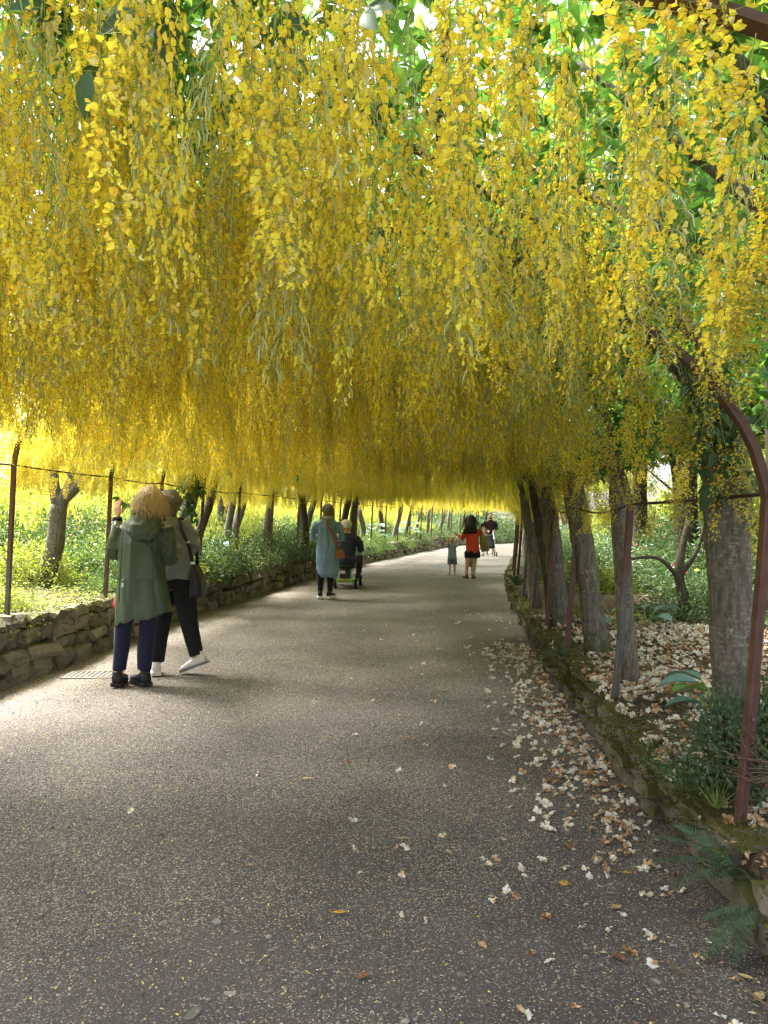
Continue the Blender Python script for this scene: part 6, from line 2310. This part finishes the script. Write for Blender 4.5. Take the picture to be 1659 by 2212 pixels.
mb = MB(); mb.tube([(-.05, -.02, .42), (-.075, -.05, .52), (-.10, -.02, .585), (-.10, .05, .57)], [(.014, .005)] * 4, 8, flat=(1, 0, 0)); mb.build('strap', M['olive'], tb)
ph = MB(); ph.box((0, 0, 0), (.075, .012, .15)); o = ph.build('phone', M['plastic_dark'], None, smooth=False, loc=(2.04 + .335, 18.3 + .26, 1.23)); tag(o, 'dark phone held up by the person in the coral red top', 'phone')


def child(label, loc, rz, s, shirt, shorts, arms_up, hat=None):
    J = dict(head=(0, .02, 1.44), hr=.125, sh_l=(-.15, 0, 1.22), sh_r=(.15, 0, 1.22), hip_l=(-.085, 0, .74), hip_r=(.085, 0, .74), kn_l=(-.10, .01, .42), kn_r=(.10, .01, .42), an_l=(-.115, 0, .09), an_r=(.115, 0, .09), curl=.5)
    if arms_up:
        J.update(el_l=(-.25, .20, 1.22), wr_l=(-.10, .24, 1.44), el_r=(.25, .20, 1.24), wr_r=(.12, .22, 1.46), hd_l=(.35, -.1, 1), hd_r=(-.35, -.1, 1))
    else:
        J.update(el_l=(-.22, .02, .96), wr_l=(-.20, .14, .76), el_r=(.22, .02, .96), wr_r=(.20, .14, .76))
    p = person_body(J, label, loc, rz, M['skin_pale'], 1.0, .013)
    p.scale = (s,) * 3
    mb = MB()
    mb.loft([(0, 0, .70, .20, .14), (0, 0, .9, .185, .135), (0, 0, 1.1, .17, .125), (0, 0, 1.22, .14, .09), (0, 0, 1.27, .07, .07)], 18)
    for sd in ('l', 'r'):
        a, b = Vector(J['sh_' + sd]), Vector(J['el_' + sd])
        mb.tube([a.lerp(b, .05), a.lerp(b, .65)], [.075, .07], 12)
    inst('shirt', remesh(mb, 'shirt', shirt, .013, 3, folds(.01, (9, 9, 4), loc[0])), p)
    mb = MB()
    mb.loft([(0, 0, .62, .19, .13), (0, 0, .74, .185, .13), (0, 0, .82, .17, .12)], 16)
    for x in (-.10, .10):
        mb.tube([(x, 0, .70), (x * 1.15, 0, .43)], [.10, .105], 14)
    inst('shorts', remesh(mb, 'shorts', shorts, .013, 2), p)
    for x in (-.115, .115):
        make_shoe(p, (x, 0, 0), (x, 1), .24, M['black_shoe'], M['white_sole'])
    if hat:
        mb = MB(); mb.loft([(0, .02, 1.47, .20, .21), (0, .02, 1.485, .20, .21), (0, .02, 1.50, .135, .145), (0, .02, 1.58, .12, .13), (0, .02, 1.61, .07, .08)], 20)
        mb.build('hat', hat, p)
    else:
        mb = MB(); mb.ball((0, -.01, 1.47), (.125, .13, .13), 14, 9)
        inst('hair', remesh(mb, 'hair', M['brown_hair'], .012, 2), p)
    return p


child('child in a slate blue shirt and shorts with both arms raised to the head', (1.73, 19.5, 0), math.pi * .92, .60, M['slate'], M['slate_shorts'], True, M['straw'])
child('child half hidden behind the bare legs of the person in coral red', (2.10, 18.85, 0), math.pi, .52, M['slate'], M['beige'], False)

# --- man coming towards the camera with a pushchair
J = dict(head=(0, .03, 1.545), hr=.115, yaw=.1, sh_l=(-.20, 0, 1.36), sh_r=(.20, 0, 1.36), el_l=(-.26, .02, 1.08), wr_l=(-.12, .24, .98), el_r=(.26, .02, 1.08), wr_r=(.14, .24, .98),
         hip_l=(-.09, 0, .86), hip_r=(.09, 0, .86), kn_l=(-.10, .06, .48), kn_r=(.10, -.02, .48), an_l=(-.11, .02, .09), an_r=(.11, -.12, .09), curl=1.0)
mn = person_body(J, 'person with dark hair and beard in a dark maroon sweater and grey shorts, walking closer', (4.12, 29.8, 0), math.pi, M['skin'], 1.0, .013)
mn.scale = (.98,) * 3
mb = MB()
mb.loft([(0, 0, .84, .18, .13), (0, 0, 1.0, .175, .125), (0, 0, 1.2, .195, .125), (0, 0, 1.34, .19, .105), (0, 0, 1.41, .08, .075)], 18)
for s in (-1, 1):
    mb.tube([(s * .18, 0, 1.35), (s * .25, .0, 1.2), (s * .26, .03, 1.07), (s * .16, .2, 1.0)], [.072, .066, .058, .042], 12)
inst('sweater', remesh(mb, 'sweater', M['maroon'], .013, 3, folds(.009, (9, 9, 5), 3)), mn)
mb = MB(); mb.loft([(0, 0, .74, .18, .13), (0, 0, .86, .178, .128), (0, 0, .92, .165, .12)], 16)
mb.tube([(-.09, 0, .8), (-.105, .05, .46)], [.105, .10], 14); mb.tube([(.09, 0, .8), (.105, -.01, .46)], [.105, .10], 14)
inst('shorts', remesh(mb, 'shorts', M['grey_shorts'], .013, 2, folds(.006, (9, 9, 5), 6)), mn)
make_shoe(mn, (-.11, .02, 0), (-.1, 1), .27, M['black_shoe'], M['white_sole']); make_shoe(mn, (.11, -.12, 0), (.1, 1), .27, M['black_shoe'], M['white_sole'])
mb = MB(); mb.ball((0, -.01, 1.60), (.112, .128, .105), 14, 9)
inst('hair', remesh(mb, 'hair', M['brown_hair'], .012, 2), mn)
mb = MB(); mb.ball((0, .075, 1.475), (.075, .07, .045), 12, 7)
inst('beard', remesh(mb, 'beard', M['brown_hair'], .012, 2), mn)
for s in (-1, 1):
    mb = MB(); mb.ball((s * .038, .136, 1.555), .012, 8, 6); mb.build('eye', M['eye'], mn)
pc = empty('pushchair', (3.98, 29.1, 0), math.pi, 'dark pushchair with silver frame and white wheels pushed by the bearded walker', 'pushchair')
for s in (-1, 1):
    mb = MB(); mb.tube([(s * .20, -.40, .98), (s * .21, -.1, .55), (s * .22, .25, .12)], .013, 8); mb.tube([(s * .21, .02, .42), (s * .22, -.28, .12)], .012, 8); mb.build('frame_tube', M['silver'], pc)
mb = MB(); mb.tube([(-.20, -.40, .98), (0, -.44, 1.0), (.20, -.40, .98)], .016, 8); mb.build('handle', M['rubber'], pc)
mb = MB(); mb.loft([(0, .05, .30, .18, .16), (0, .08, .38, .20, .18), (0, -.02, .62, .19, .10), (0, -.10, .80, .17, .06)], 16, sq=3)
inst('seat', remesh(mb, 'seat', M['black_cloth'], .014, 2), pc)
wb = MB(); wb.tube([(-.02, 0, 0), (-.016, 0, 0), (.016, 0, 0), (.02, 0, 0)], [.075, .09, .09, .075], 18); ty2 = wb.mesh('tyre', M['rubber'])
wb = MB(); wb.tube([(-.023, 0, 0), (.023, 0, 0)], .062, 16); rim2 = wb.mesh('rim', M['white_sole'])
for (x, y_) in ((-.24, .25), (.24, .25), (-.24, -.28), (.24, -.28)):
    wh = inst('wheel', ty2, pc, (x, y_, .09)); inst('rim', rim2, wh)
